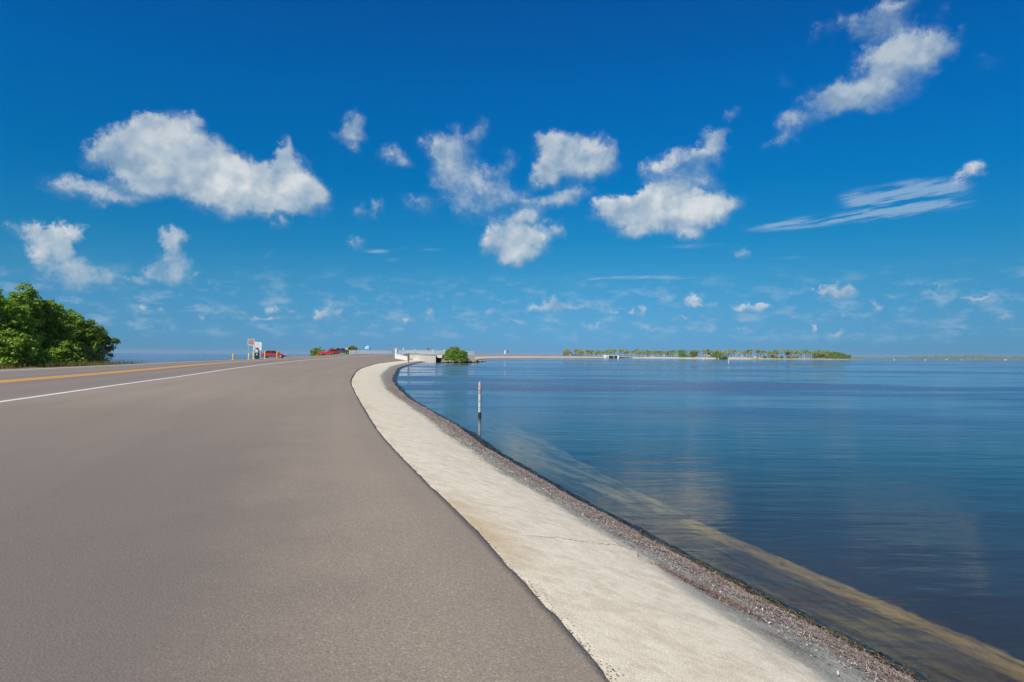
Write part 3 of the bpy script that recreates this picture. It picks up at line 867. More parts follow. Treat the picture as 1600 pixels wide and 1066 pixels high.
# --- foliage
def leaf_quads(C, N, size, r_, aspect=.55):
    """quads centred on C, facing roughly N"""
    n = len(C)
    N = N + r_.normal(size=(n, 3)) * .55
    N /= np.linalg.norm(N, axis=1)[:, None] + 1e-9
    A = np.cross(N, r_.normal(size=(n, 3))); A /= np.linalg.norm(A, axis=1)[:, None] + 1e-9
    B = np.cross(N, A)
    s = (size * r_.uniform(.6, 1.35, n))[:, None]
    a = A * s; b = B * s * aspect
    V = np.stack([C - a, C - b * .9, C + a, C + b * .9], axis=1)
    return V.reshape(-1, 3), np.arange(n * 4).reshape(n, 4)

def crown_mesh(name, lobes, n_clumps, per, leaf, seed, mat, parent=None, shell=.75):
    """leaf clumps spread over and through a set of ellipsoids (cx, cy, cz, rx, ry, rz)"""
    r_ = np.random.default_rng(seed)
    L = np.array(lobes, float)
    vol = (L[:, 3] * L[:, 4] + L[:, 4] * L[:, 5] + L[:, 3] * L[:, 5]); pk = r_.choice(len(L), n_clumps, p=vol / vol.sum())
    d = r_.normal(size=(n_clumps, 3)); d /= np.linalg.norm(d, axis=1)[:, None]
    rad = np.where(r_.uniform(size=n_clumps) < shell, r_.uniform(.80, 1.08, n_clumps), r_.uniform(.3, .8, n_clumps))
    cc = L[pk, :3] + d * L[pk, 3:] * rad[:, None]
    cr = r_.uniform(.6, 1.25, n_clumps) * (leaf * 3.2)
    keep = np.ones(n_clumps, bool)
    cc = cc[keep]; cr = cr[keep]
    m = len(cc) * per
    idx = np.repeat(np.arange(len(cc)), per)
    e = r_.normal(size=(m, 3)); e /= np.linalg.norm(e, axis=1)[:, None]
    e[:, 2] = np.where(r_.uniform(size=m) < .6, np.abs(e[:, 2]), e[:, 2])
    C = cc[idx] + e * (cr[idx] * r_.uniform(.5, 1.05, m))[:, None] * np.array([1.15, 1.15, .7])
    N = e + np.array([0, 0, .5])
    V, Fq = leaf_quads(C, N, leaf, r_)
    V[:, 2] = np.maximum(V[:, 2], .03)
    return np_mesh(name, V, Fq, mat, parent)

def limb_set(name, base_spread, tips, r0, mat, parent, seed, n=7):
    r_ = random.Random(seed); mb = MB()
    for (tx, ty, tz) in tips:
        bx, by = r_.uniform(-base_spread, base_spread), r_.uniform(-base_spread, base_spread)
        pts = [(bx, by, -.15)]
        for k in (.25, .5, .75, 1.0):
            pts.append((bx + (tx - bx) * k**1.2 + r_.uniform(-.12, .12) * tz * .3, by + (ty - by) * k**1.2 + r_.uniform(-.12, .12) * tz * .3, tz * k**.85))
        mb.tube(pts, [r0, r0 * .8, r0 * .6, r0 * .4, r0 * .15], n)
    return mb.build(name, mat, parent, smooth=True)

def leafy_tree(name, label, cat, px, Y, zb, top_py, half_w, mat, seed, n_clumps, per, leaf, group=None, low=.0, depth=1.0, nlobes=9, skew=0.0, wood='bark', toppx=None):
    """half_w in metres; height from the photo row of its top"""
    x = gx(px, Y)
    top = at_depth(toppx or px, top_py, Y).z
    h = top - zb
    t = thing(name, label, cat, (x, Y, zb), 0, group)
    r_ = random.Random(seed); lobes = []
    for k in range(nlobes):
        a = r_.uniform(0, 2 * math.pi); q = r_.uniform(.0, .72)
        zc = h * r_.uniform(.28 + low * .0, .80)
        env = math.sqrt(max(.05, 1 - ((zc / h - .42) / .62) ** 2))
        lobes.append((math.cos(a) * q * half_w * env + skew * half_w * zc / h, math.sin(a) * q * half_w * depth * env, zc,
                      half_w * r_.uniform(.28, .42), half_w * depth * r_.uniform(.28, .42), h * r_.uniform(.14, .22)))
    lobes.append((skew * half_w, 0, h * .80, half_w * .38, half_w * .38 * depth, h * .19))
    lobes.append((0, 0, h * .45, half_w * .72, half_w * .72 * depth, h * .38))
    lobes.append((0, 0, h * .20, half_w * .85, half_w * .85 * depth, h * .22))
    crown_mesh('crown', lobes, n_clumps, per, leaf, seed, mat, t)
    tips = [(l[0], l[1], l[2]) for l in lobes[:7]]
    limb_set('trunk', half_w * .12, tips, max(.03, h * .018), M[wood], t, seed)
    return t

# the big mangrove clump beside the road, one thing per tree
def verge_depth(px, d):
    """distance at which the sight line through px crosses the line d metres left of the asphalt edge"""
    yy = np.arange(8, 250, .25); nx, ny = normal_at(yy)
    X = EX(yy) + nx * d; Yq = yy + ny * d
    u = X / Yq; tgt = gx(px, 1.0)
    i = int(np.argmin(np.abs(u - tgt)))
    return float(Yq[i])
def vz(px, Y): return float(_zc[3](Y)) - .12
MANG = [ # px, d from asphalt edge, top row, half width, material, label, clumps, skew
 (-75, 24.5, 438, 3.4, 'mangrove', 'big dark green mangrove cut by the picture edge, leftmost of the clump', 620, 0),
 (-8, 23.0, 447, 2.5, 'mangrove_bright', 'mangrove with a rounded light green crown at the picture edge', 560, 0),
 (32, 24.8, 441, 2.5, 'mangrove', 'tallest mangrove of the roadside clump, with a knobbly top', 640, 0),
 (68, 24.0, 459, 2.6, 'mangrove', 'leafy mangrove just beyond the tallest one in the roadside clump', 560, 0),
 (97, 24.6, 474, 2.6, 'mangrove', 'mid height mangrove in the middle of the sloping side of the clump', 560, 0),
 (120, 23.5, 487, 2.2, 'mangrove', 'lower green mangrove near the thin end of the roadside clump', 430, 0),
 (140, 24.2, 505, 2.0, 'mangrove_grey', 'last sparse grey-green mangrove of the clump, beside the grey post', 300, .25),
 (40, 21.3, 520, 1.7, 'mangrove_bright', 'low bright bush in front of the tall mangroves', 260, 0),
 (92, 22.3, 527, 2.0, 'mangrove', 'wide green bush low in front of the clump, nearest its middle', 330, 0),
 (5, 21.0, 512, 1.6, 'mangrove', 'low dark bush at the foot of the mangroves by the picture edge', 260, 0),
 (126, 21.8, 538, 1.6, 'mangrove_grey', 'low dull bush at the thin end of the roadside clump', 220, 0)]
for i, (px, d, ty, hw, mt, lab, nc, sk) in enumerate(MANG):
    Y = verge_depth(px, d)
    leafy_tree('mangrove_tree' if ty < 508 else 'mangrove_bush', lab, 'tree' if ty < 508 else 'bush', px, Y, vz(px, Y), ty + 4, hw, M[mt], 40 + i, nc, 44, .108, group='mangroves beside the road', skew=sk)
# long low branch reaching out of the last tree
Y = verge_depth(158, 23.6); b = thing('mangrove_tree', 'low mangrove sapling reaching sideways past the grey post towards the water', 'tree', (gx(155, Y), Y, vz(155, Y)), 0, 'mangroves beside the road')
hh = at_depth(165, 545, Y).z - b.location.z
crown_mesh('crown', [(.1, 0, hh * .8, .5, .5, .28), (.75, 0, hh * .95, .42, .4, .16), (1.05, 0, hh * 1.02, .3, .3, .12), (.3, .1, hh * 1.5, .5, .4, .3), (-.1, 0, hh * 1.2, .4, .4, .5), (0, 0, hh * 2.0, .35, .4, .35)], 75, 22, .10, 91, M['mangrove_grey'], b)
limb_set('trunk', .05, [(1.1, 0, hh), (.1, 0, hh * 1.4), (.0, 0, hh * 2.1)], .05, M['bark'], b, 5)

# dry grass tufts along the verge (beyond counting)
def grass(name, n, ylo, yhi, dlo, dhi, hmin, hmax, mat, label, seed):
    r_ = np.random.default_rng(seed)
    y = r_.uniform(ylo, yhi, n); d = r_.uniform(dlo, dhi, n)
    keep = curve_noise(y, seed + 1, 3, .22) + r_.normal(size=n) * .3 > -.1
    y = y[keep]; d = d[keep]; n = len(y)
    nx, ny = normal_at(y); X = EX(y) + nx * d; Yy = y + ny * d; Z = _zc[3](y) - .15
    h = r_.uniform(hmin, hmax, n); a = r_.uniform(0, 2 * math.pi, n); w = .018
    lx = r_.normal(size=n) * .25 * h; ly = r_.normal(size=n) * .25 * h
    V = np.zeros((n, 3, 3))
    V[:, 0] = np.stack([X - np.cos(a) * w, Yy - np.sin(a) * w, Z], -1); V[:, 1] = np.stack([X + np.cos(a) * w, Yy + np.sin(a) * w, Z], -1)
    V[:, 2] = np.stack([X + lx, Yy + ly, Z + h], -1)
    o = np_mesh(name, V.reshape(-1, 3), np.arange(n * 3).reshape(n, 3), mat)
    return tag(o, label, kind='stuff')
grass('dry_grass', 9000, 20, 70, 18.5, 21.5, .15, .55, M['drygrass'], 'dry yellowish grass along the far edge of the road', 8)

# --- posts, bollards, signs
def cyl_post(name, label, cat, px, Y, zb, h, r, mat, group=None, parts=None, lean=0.0):
    mb = MB(); mb.lathe([(r, -.3), (r, h - r * .4), (r * .75, h), (0.001, h + r * .05)], 14)
    o = mb.build(name, mat, None, smooth=True)
    o.location = (gx(px, Y), Y, zb); o.rotation_euler = (0, lean, 0)
    return tag(o, label, cat, group)
Y = verge_depth(162, 20.6)
zt = at_depth(162, 545, Y).z; zb = vz(162, Y)
cyl_post('wooden_post', 'weathered grey wooden post at the verge beside the last mangrove', 'post', 162, Y, zb, zt - zb, .09, M['wood'])

# red and white channel stake in the water near the bank
ym = 28.8
st = thing('channel_stake', 'slim stake with faded red top and white shaft standing in the bay', 'stake', (gx(749.5, ym, 650), ym, 0))
mb = MB(); mb.lathe([(.058, .17), (.060, .5), (.058, .92)], 16); mb.build('shaft', M['postwhite'], st, True)
mb = MB(); mb.lathe([(.059, .92), (.060, 1.1), (.057, 1.37), (.035, 1.42), (.001, 1.425)], 16); mb.build('red_top', M['redfade'], st, True)
mb = MB(); mb.lathe([(.060, -1.5), (.064, -.05), (.066, .08), (.061, .17)], 16); mb.build('foot', M['darkwood'], st, True)
for z_ in (.36, .62, 1.05):
    mb = MB(); mb.lathe([(.0615, z_), (.0615, z_ + .02)], 16); mb.build('band', M['wood'], st, True)

# brown pile at the bank below the bridge
yp = 176.0
pile = thing('mooring_pile', 'brown wooden pile at the waterline in front of the white bridge wall', 'pile', (gx(638, yp), yp, 0))
mb = MB(); mb.tube([(0, 0, -1), (0.02, 0, 1.2), (.0, 0, 2.55)], [.17, .16, .15], 12); mb.build('shaft', M['wood'], pile, True)
mb = MB(); mb.lathe([(.175, -.2), (.18, .5)], 12); mb.build('foot', M['postwhite'], pile, True)

# yellow bollards along the far side
BOL = [(364.5, 552.5, 562.8, 'yellow', 'yellow bollard standing apart at the road edge, farthest from the cars'), (389, 552, 561.2, 'paleyellow', 'faded pale yellow bollard under the brown sign'),
       (396.3, 549.3, 561.2, 'paleyellow', 'greenish yellow bollard with a white foot under the white notice board'), (414, 549, 560.2, 'yellow', 'orange yellow bollard in front of the rear of the dark red car'),
       (433, 549, 560.0, 'yellow', 'orange yellow bollard in front of the front door of the dark red car')]
bol_Y = []
for (px, ty, by, mt, lab) in BOL:
    Y = verge_depth(px, 18.9); zb = float(_zc[3](Y)) - .06
    hgt = at_depth(px, ty, Y).z - zb
    t = thing('bollard', lab, 'bollard', (gx(px, Y), Y, zb), 0, 'yellow bollards along the road')
    r_ = .12
    mb = MB(); mb.lathe([(r_, .0), (r_, hgt - .08), (r_ * .8, hgt - .02), (r_ * .3, hgt + .01), (.001, hgt + .012)], 14); mb.build('post', M[mt], t, True)
    mb = MB(); mb.lathe([(r_ * 1.9, -.1), (r_ * 1.8, .05), (r_ * 1.1, .08)], 14); mb.build('base', M['white'] if px == 396.3 else M['deck'], t, True)
    bol_Y.append(Y)

def sign_board(name, label, px, Y, zb, y_top, y_bot, wpx, mat, posts, rows, textmat, border=None, rz=0.0, group=None, cat='sign'):
    """flat board on posts; rows of small bars stand for lettering too small to read"""
    zt = at_depth(px, y_top, Y).z - zb; z0 = at_depth(px, y_bot, Y).z - zb; w = wpx / F_PX * Y
    t = thing(name, label, cat, (gx(px, Y), Y, zb), rz, group)
    mb = MB(); mb.box(-w / 2, -.02, z0, w / 2, .02, zt); bd = mb.build('board', mat, t)
    for xx in posts:
        mb = MB(); mb.box(xx * w - .04, .023, -.2, xx * w + .04, .10, zt - .06); mb.build('post', M['metal'], t)
    if border is not None:
        mb = MB(); e = .07
        mb.box(-w / 2, -.026, z0, w / 2, -.0205, z0 + e); mb.box(-w / 2, -.026, zt - e, w / 2, -.0205, zt)
        mb.box(-w / 2, -.026, z0 + e, -w / 2 + e, -.0205, zt - e); mb.box(w / 2 - e, -.026, z0 + e, w / 2, -.0205, zt - e)
        mb.build('border', border, bd)
    if rows:
        rr = random.Random(int(px)); hz = (zt - z0 - .2) / rows
        for k in range(rows):
            mb = MB(); x = -w / 2 + .14
            while x < w / 2 - .25:
                l = rr.uniform(.05, .18) * (w / 1.1)
                mb.box(x, -.027, z0 + .12 + k * hz + hz * .2, min(x + l, w / 2 - .12), -.0207, z0 + .12 + k * hz + hz * .48); x += l * .8
            mb.build('text_line', textmat, bd)
    return t
Ys = verge_depth(392, 20.2); zs = float(_zc[3](Ys)) - .1
sign_board('brown_sign', 'brown information sign with a white border on two tall posts', 392.2, Ys, zs, 530, 539.6, 10.5, M['brown'], (-.42, .42), 4, M['white_sign'], M['white_sign'])
Ys2 = verge_depth(402, 20.6); zs2 = float(_zc[3](Ys2)) - .1
sign_board('notice_board', 'large white notice board with lines of small text behind the pay station', 402, Ys2, zs2, 534.8, 547.6, 13, M['white_sign'], (-.40, .40), 6, M['grey_text'])

# parking pay station
Yk = verge_depth(401.5, 19.6); zk = float(_zc[3](Yk)) - .08
k = thing('pay_station', 'grey hooded parking pay station with a white screen and black base', 'pay station', (gx(401.5, Yk), Yk, zk))
K = (at_depth(401, 543.3, Yk).z - zk) / 1.75
mb = MB(); mb.box(-.27 * K, -.2, 0, .27 * K, .2, .95 * K); mb.build('base', M['black'], k)
mb = MB(); prof = [(-.26, .95), (-.26, 1.45), (-.2, 1.62), (-.08, 1.72), (.08, 1.72), (.2, 1.62), (.26, 1.45), (.26, .95)]
mb.loft([[(x * K, -.22, z * K) for x, z in prof], [(x * K, .2, z * K) for x, z in prof]]); mb.build('cabinet', M['grey'], k)
mb = MB(); mb.box(-.15 * K, -.235, 1.12 * K, .15 * K, -.222, 1.42 * K); mb.build('screen', M['white'], k)
mb = MB(); mb.box(-.05 * K, -.215, .62 * K, .12 * K, -.203, .80 * K); mb.build('panel', M['white'], k)
mb = MB(); mb.loft([[(x * K * 1.12, -.40, z * K * 1.01 + .02) for x, z in prof[2:6]], [(x * K * 1.12, .22, z * K * 1.01 + .04) for x, z in prof[2:6]]]); mb.build('hood', M['grey'], k)

# --- cars
def car(label, paint, loc, rz, L=4.6, W=1.8, kind='sedan', group=None, roof_paint=None, detail=True):
    t = thing('parked_car', label, 'car', loc, rz, group)
    hw = W / 2
    zb = .24 if kind != 'suv' else .32
    belt = .92 if kind == 'sedan' else (.86 if kind == 'convertible' else 1.08)
    H = {'sedan': 1.43, 'convertible': 1.2, 'suv': 1.72}[kind]
    def ring(x, z0, z1, w):
        return [(x, -w * .86, z0), (x, -w, z0 + .14), (x, -w, z0 + (z1 - z0) * .62), (x, -w * .93, z1 - .05), (x, -w * .78, z1),
                (x, w * .78, z1), (x, w * .93, z1 - .05), (x, w, z0 + (z1 - z0) * .62), (x, w, z0 + .14), (x, w * .86, z0)]
    if kind == 'suv':
        st_ = [(-.5, .42, belt - .12, .84), (-.485, zb, belt, .94), (-.3, zb - .02, belt + .02, 1), (0, zb - .03, belt, 1), (.22, zb - .02, belt - .02, 1), (.38, zb, belt - .08, .98), (.47, zb + .02, belt - .18, .9), (.5, .46, belt - .36, .80)]
    else:
        st_ = [(-.5, .45, belt - .10, .80), (-.48, zb + .04, belt - .01, .9), (-.36, zb, belt + .03, .98), (-.1, zb - .04, belt + .01, 1), (.15, zb - .04, belt - .02, 1), (.32, zb - .02, belt - .12, .98), (.44, zb, belt - .22, .9), (.49, zb + .06, belt - .32, .80), (.5, .42, belt - .42, .70)]
    mb = MB(); mb.loft([ring(x * L, a, b, w * hw) for x, a, b, w in st_]); body = mb.build('body', M[paint], t, True)
    rp = M[roof_paint or paint]
    def cab(xs, w0, w1, z0, z1):
        a = [(xs[0] * L, -w0, z0), (xs[1] * L, -w1, z1), (xs[2] * L, -w1, z1), (xs[3] * L, -w0, z0)]
        return a
    if kind != 'convertible':
        xs = (-.40, -.22, .06, .24) if kind == 'sedan' else (-.485, -.43, .08, .24)
        w0, w1 = hw * .88, hw * .70
        z0, z1 = belt - .02, H - .05
        xf = [xs[0], xs[1], xs[2], xs[3]]
        mb = MB()
        bot = [(xf[0] * L, -w0, z0), (xf[3] * L, -w0, z0), (xf[3] * L, w0, z0), (xf[0] * L, w0, z0)]
        top = [(xf[1] * L, -w1, z1), (xf[2] * L, -w1, z1), (xf[2] * L, w1, z1), (xf[1] * L, w1, z1)]
        mb.loft([bot, top]); mb.build('window_glass', M['glass'], t)
        mb = MB()
        rt = [(xf[1] * L + .04, -w1 * .85, H), (xf[2] * L - .06, -w1 * .85, H), (xf[2] * L - .06, w1 * .85, H), (xf[1] * L + .04, w1 * .85, H)]
        tp = [(p[0] * 1.0, p[1] * 1.03, p[2] + .002) for p in top]
        mb.loft([tp, rt]); roof = mb.build('roof', rp, t, True)
        for s in (-1, 1):
            for (xa, xb) in ((xf[0], xf[1]), (xf[3], xf[2]), ((xf[0] + xf[3]) / 2, (xf[1] + xf[2]) / 2)):
                mb = MB(); mb.tube([(xa * L, s * w0 * 1.005, z0), (xb * L, s * w1 * 1.01, z1)], [.045, .035], 6)
                if detail: mb.build('pillar', rp, t)
    else:
        mb = MB(); mb.loft([[(-.30 * L, -hw * .68, belt + .012), (.13 * L, -hw * .68, belt + .012), (.13 * L, hw * .68, belt + .012), (-.30 * L, hw * .68, belt + .012)],
                            [(-.28 * L, -hw * .6, belt + .03), (.11 * L, -hw * .6, belt + .03), (.11 * L, hw * .6, belt + .03), (-.28 * L, hw * .6, belt + .03)]]); mb.build('interior', M['black'], t)
        for (xx, yy) in ((-.06, .38), (-.06, -.38), (-.22, .36), (-.22, -.36)):
            mb = MB(); mb.loft([[(xx * L, yy - .22, belt - .1), (xx * L + .1, yy - .22, belt - .1), (xx * L + .1, yy + .22, belt - .1), (xx * L, yy + .22, belt - .1)],
                                [(xx * L - .10, yy - .15, belt + .32), (xx * L - .03, yy - .15, belt + .32), (xx * L - .03, yy + .15, belt + .32), (xx * L - .10, yy + .15, belt + .32)]]); mb.build('seat', M['seatcloth'], t)
        mb = MB(); w0 = hw * .8
        mb.loft([[(.17 * L, -w0, belt - .03), (.175 * L, -w0, belt - .03), (.175 * L, w0, belt - .03), (.17 * L, w0, belt - .03)],
                 [(.05 * L, -w0 * .82, belt + .36), (.055 * L, -w0 * .82, belt + .36), (.055 * L, w0 * .82, belt + .36), (.05 * L, w0 * .82, belt + .36)]]); mb.build('windscreen', M['glass'], t)
    R_ = .33 if kind != 'suv' else .38
    for sx in (-.30, .315):
        for s in (-1, 1):
            mb = MB(); mb.lathe([(R_ * .62, -.11), (R_ * .93, -.115), (R_, -.07), (R_, .07), (R_ * .93, .115), (R_ * .62, .11)], 20, 'Y', (sx * L, s * (hw - .09), R_)); w = mb.build('wheel', M['rubber'], t, True)
            mb = MB(); mb.lathe([(.001, -.124), (R_ * .25, -.135), (R_ * .60, -.118), (R_ * .62, .118), (R_ * .25, .135), (.001, .124)], 16, 'Y', (sx * L, s * (hw - .09), R_)); mb.build('rim', M['rim'], w, True)
    for s in (-1, 1):
        mb = MB(); mb.lathe([(.001, .0), (.09, .02), (.11, .08), (.10, .14)], 12, 'Y', (0, 0, 0))
        mb = MB(); mb.box(.462 * L, s * hw * .62 - .17, belt - .36, .497 * L, s * hw * .62 + .17, belt - .22); mb.build('headlight', M['lamp'], t)
        mb = MB(); mb.box(-.503 * L, s * hw * .66 - .16, belt - .26, -.482 * L, s * hw * .66 + .16, belt - .12); mb.build('tail_light', M['tail'], t)
        mb = MB(); mb.box(.15 * L, s * hw * 1.0 - (.0 if s > 0 else .16), belt, .175 * L, s * hw * 1.0 + (.16 if s > 0 else .0), belt + .12); mb.build('mirror', M[paint], t)
    mb = MB(); mb.box(.485 * L, -hw * .4, .44, .502 * L, hw * .4, .56); mb.build('grille', M['black'], t)
    return t
def road_heading(y):
    return math.atan2(2.0, float(EX(y + 1) - EX(y - 1)))
def on_verge(px, d):
    Y = verge_depth(px, d); return gx(px, Y), Y, float(_zc[3](Y)) - .07
x, y, z = on_verge(427.5, 21.2)
car('dark red saloon parked behind the yellow bollards beside the white notice board', 'maroon', (x, y, z), R(6), 4.7, group='cars parked along the road')
x, y, z = on_verge(508, 20.6)
car('low bright red convertible parked in front of the round green bush', 'red', (x, y, z + .02), R(14), 4.0, 1.75, 'convertible', group='cars parked along the road')
x, y, z = on_verge(521.5, 21.4)
car('bright red car parked between the convertible and the dark green car', 'red', (x, y, z + .1), R(38), 4.2, 1.75, 'sedan', group='cars parked along the road')
x, y, z = on_verge(535, 20.2)
car('dark green off-road car with a pale roof, last of the row by the bridge', 'teal', (x, y, z + .22), R(20), 4.6, 1.9, 'suv', roof_paint='silver', group='cars parked along the road')

# bushes beyond the parked cars
Y = verge_depth(503, 25); leafy_tree('mangrove_bush', 'round dark green bush behind the red convertible', 'bush', 497, Y, 1.2, 543.2, 2.7, M['mangrove'], 61, 260, 16, .20)
Y = verge_depth(520, 25.5); leafy_tree('mangrove_bush', 'smaller green bush behind the second red car', 'bush', 518, Y, 1.4, 545.4, 2.0, M['mangrove_grey'], 62, 160, 16, .20)
Y = verge_depth(549, 24.5); leafy_tree('mangrove_bush', 'small olive bush beyond the green car at the start of the railing', 'bush', 549, Y, 1.6, 541.4, 2.4, M['mangrove_grey'], 63, 180, 16, .22)

# yellow and white warning plates beyond the green car
def plate_sign(label, px, Y, zb, y0, y1, wpx, mat, cat='sign', post='metal', name='warning_sign'):
    zt = at_depth(px, y0, Y).z - zb; z0 = at_depth(px, y1, Y).z - zb; w = wpx / F_PX * Y
    t = thing(name, label, cat, (gx(px, Y), Y, zb))
    mb = MB(); mb.box(-w / 2, -.015, z0, w / 2, .015, zt); mb.build('board', M[mat], t)
    mb = MB(); mb.box(-.035, .017, -.2, .035, .08, zt - .03); mb.build('post', M[post], t)
    return t
Y = verge_depth(541.5, 19.6); plate_sign('small yellow warning sign beyond the green car', 541.5, Y, 2.2, 543.4, 546.6, 3, 'yellow')
Y = 238.0; plate_sign('small yellow marker sign on the corner post of the bridge rail', 618.5, Y, 2.4, 543.8, 548.0, 4.2, 'yellow')
plate_sign('small brown sign behind the bridge railing', 669, 262, 2.6, 544.2, 548.6, 3.6, 'brown', name='brown_sign')

# --- bridge: low white parapet walls, railings and the dark channel opening
BY0, BY1 = 236.0, 247.0
def P2(px, Y): return (gx(px, Y), Y)
def wall_slab(mb, a, b, z0a, z0b, z1a, z1b, th):
    a = Vector((a[0], a[1], 0)); b = Vector((b[0], b[1], 0)); d = (b - a).normalized(); n = Vector((-d.y, d.x, 0)) * th
    v = [(a.x, a.y, z0a), (b.x, b.y, z0b), (b.x + n.x, b.y + n.y, z0b), (a.x + n.x, a.y + n.y, z0a),
         (a.x, a.y, z1a), (b.x, b.y, z1b), (b.x + n.x, b.y + n.y, z1b), (a.x + n.x, a.y + n.y, z1a)]
    mb.add(v, [[0, 3, 2, 1], [4, 5, 6, 7], [0, 1, 5, 4], [1, 2, 6, 5], [2, 3, 7, 6], [3, 0, 4, 7]])
bridge = thing('bridge', 'low concrete road bridge with a white side wall over the dark channel opening', 'bridge', (0, 0, 0))
A = P2(640.5, 238.0); B = P2(681.0, 241.0)
mb = MB(); wall_slab(mb, A, B, -1.5, -1.5, 2.55, 2.55, .5); mb.build('side_wall', M['wall_white'], bridge)
mb = MB(); wall_slab(mb, (A[0] - .06, A[1] - .12), (B[0] + .10, B[1] - .12), 2.553, 2.553, 2.78, 2.78, .75); mb.build('coping', M['white'], bridge)
# opening: piers and slab
C_ = P2(682.2, 243.5); D_ = P2(742, 246.0)
mb = MB(); wall_slab(mb, C_, P2(690.5, 243.8), 1.5, 1.5, 2.47, 2.47, 20.0); mb.build('deck_slab', M['wall_white'], bridge)
mb = MB(); wall_slab(mb, P2(681.1, 241.6), P2(681.9, 264.0), -1.5, -1.5, 2.45, 2.45, .3); mb.build('abutment', M['shade_dark'], bridge)
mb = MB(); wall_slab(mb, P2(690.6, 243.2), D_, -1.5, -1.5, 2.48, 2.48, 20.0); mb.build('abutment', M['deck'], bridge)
mb = MB(); wall_slab(mb, P2(681.9, 263.5), P2(691, 264), -1.5, -1.5, 1.49, 1.49, .3); mb.build('shade_backing', M['shade_dark'], bridge)  # added to close the channel, with the opening's shade put into its colour
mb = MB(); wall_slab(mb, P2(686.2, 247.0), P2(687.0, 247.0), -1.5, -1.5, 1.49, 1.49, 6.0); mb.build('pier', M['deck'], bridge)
# splayed kerb wall by the road
kw = MB(); wall_slab(kw, P2(616.8, 213.0), P2(636.3, 206.0), 1.35, .75, 2.72, 1.95, .35)
kb = kw.build('kerb_wall', M['white'], None); tag(kb, 'short white kerb wall sloping down from the rail end to the bank', 'wall')
kw = MB(); wall_slab(kw, P2(617.2, 214.5), P2(619.6, 214.3), 1.6, 1.6, 4.1, 3.9, .35)
kb = kw.build('corner_pillar', M['white'], None); tag(kb, 'white corner pillar where the bridge railing begins', 'pillar')

def railing(name, label, pts, zbs, h, mat, n_pick, group=None, rail_r=.045, post_every=12):
    t = thing(name, label, 'railing', (0, 0, 0), 0, group)
    P = [Vector((p[0], p[1], z)) for p, z in zip(pts, zbs)]
    mb = MB()
    for k in (0.12, .55, 1.0):
        mb.tube([p + Vector((0, 0, h * k)) for p in P], [rail_r * (1.25 if k == 1 else .8)] * len(P), 6)
    mb.build('rail', mat, t)
    seg = [(P[i + 1] - P[i]).length for i in range(len(P) - 1)]; tot = sum(seg)
    mb = MB()
    for k in range(n_pick + 1):
        s = tot * k / n_pick; i = 0
        while i < len(seg) - 1 and s > seg[i]: s -= seg[i]; i += 1
        p = P[i].lerp(P[i + 1], min(1, s / seg[i]))
        if k % post_every == 0:
            if mb.v: mb.build('picket_panel', mat, t)
            mb = MB(); q = MB(); q.box(p.x - .07, p.y - .07, p.z - .05, p.x + .07, p.y + .07, p.z + h + .06); q.build('post', mat, t)
        else: mb.box(p.x - .018, p.y - .018, p.z + h * .12, p.x + .018, p.y + .018, p.z + h * .97)
    if mb.v: mb.build('picket_panel', mat, t)
    return t
railing('railing', 'pale picket railing along the near side of the bridge above the white wall', [P2(622, 236.6), P2(641, 238.3), P2(681.2, 241.3), P2(700, 243.6), P2(740, 246.5)], [2.2, 2.79, 2.79, 2.52, 2.52], 1.25, M['pale_metal'], 190, 'bridge railings')
railing('railing', 'second pale railing on the far side of the bridge behind the near one', [P2(624, 262), P2(700, 268)], [2.7, 2.7], 1.45, M['pale_metal'], 120, 'bridge railings')
ry = [verge_depth(px, 18.9) for px in (546, 556, 568, 580, 592, 604, 612)]
pr = []
for px, q in zip((546, 556, 568, 580, 592, 604, 612), (205, 216, 226, 236, 246, 256, 262)): pr.append(P2(px, q))
railing('railing', 'long silver picket railing curving along the far side of the road to the bridge', pr, [2.35, 2.45, 2.55, 2.6, 2.65, 2.7, 2.7], 1.35, M['pale_metal'], 150, 'bridge railings')

# approach slab carrying the road over the bridge, out of sight beyond the crest
ap = MB()
v = [(*P2(560, 244), 2.46), (*P2(640, 240.6), 2.49), (*P2(681, 243.6), 2.49), (*P2(742, 247.6), 2.49), (*P2(742, 275), 2.6), (*P2(600, 300), 2.6), (*P2(520, 262), 2.5)]
ap.add(v + [(a, b, 2.1) for a, b, c in v], [[0, 1, 2, 3, 4, 5, 6], [13, 12, 11, 10, 9, 8, 7]] + [[i, i + 7, (i + 1) % 7 + 7, (i + 1) % 7] for i in range(7)])
o = ap.build('bridge_road', M['asphalt'], None); tag(o, 'asphalt road deck crossing the bridge', kind='structure')

# light blue beach umbrella beyond the railing
Yu = 268.0; ub = thing('beach_umbrella', 'light blue beach umbrella beyond the long railing', 'umbrella', (gx(574.5, Yu), Yu, 1.6))
zc = at_depth(574.5, 545.6, Yu).z - 1.6; zp = at_depth(574.5, 540.3, Yu).z - 1.6
mb = MB(); n = 8
prof = [(.05, zp), (.55, zp - .18), (.95, zp - .52), (1.22, zc)]
mb.lathe(prof, n); mb.build('canopy', M['canvas'], ub)
mb = MB(); mb.lathe([(.03, -.3), (.03, zp + .12)], 8); mb.build('pole', M['white'], ub)

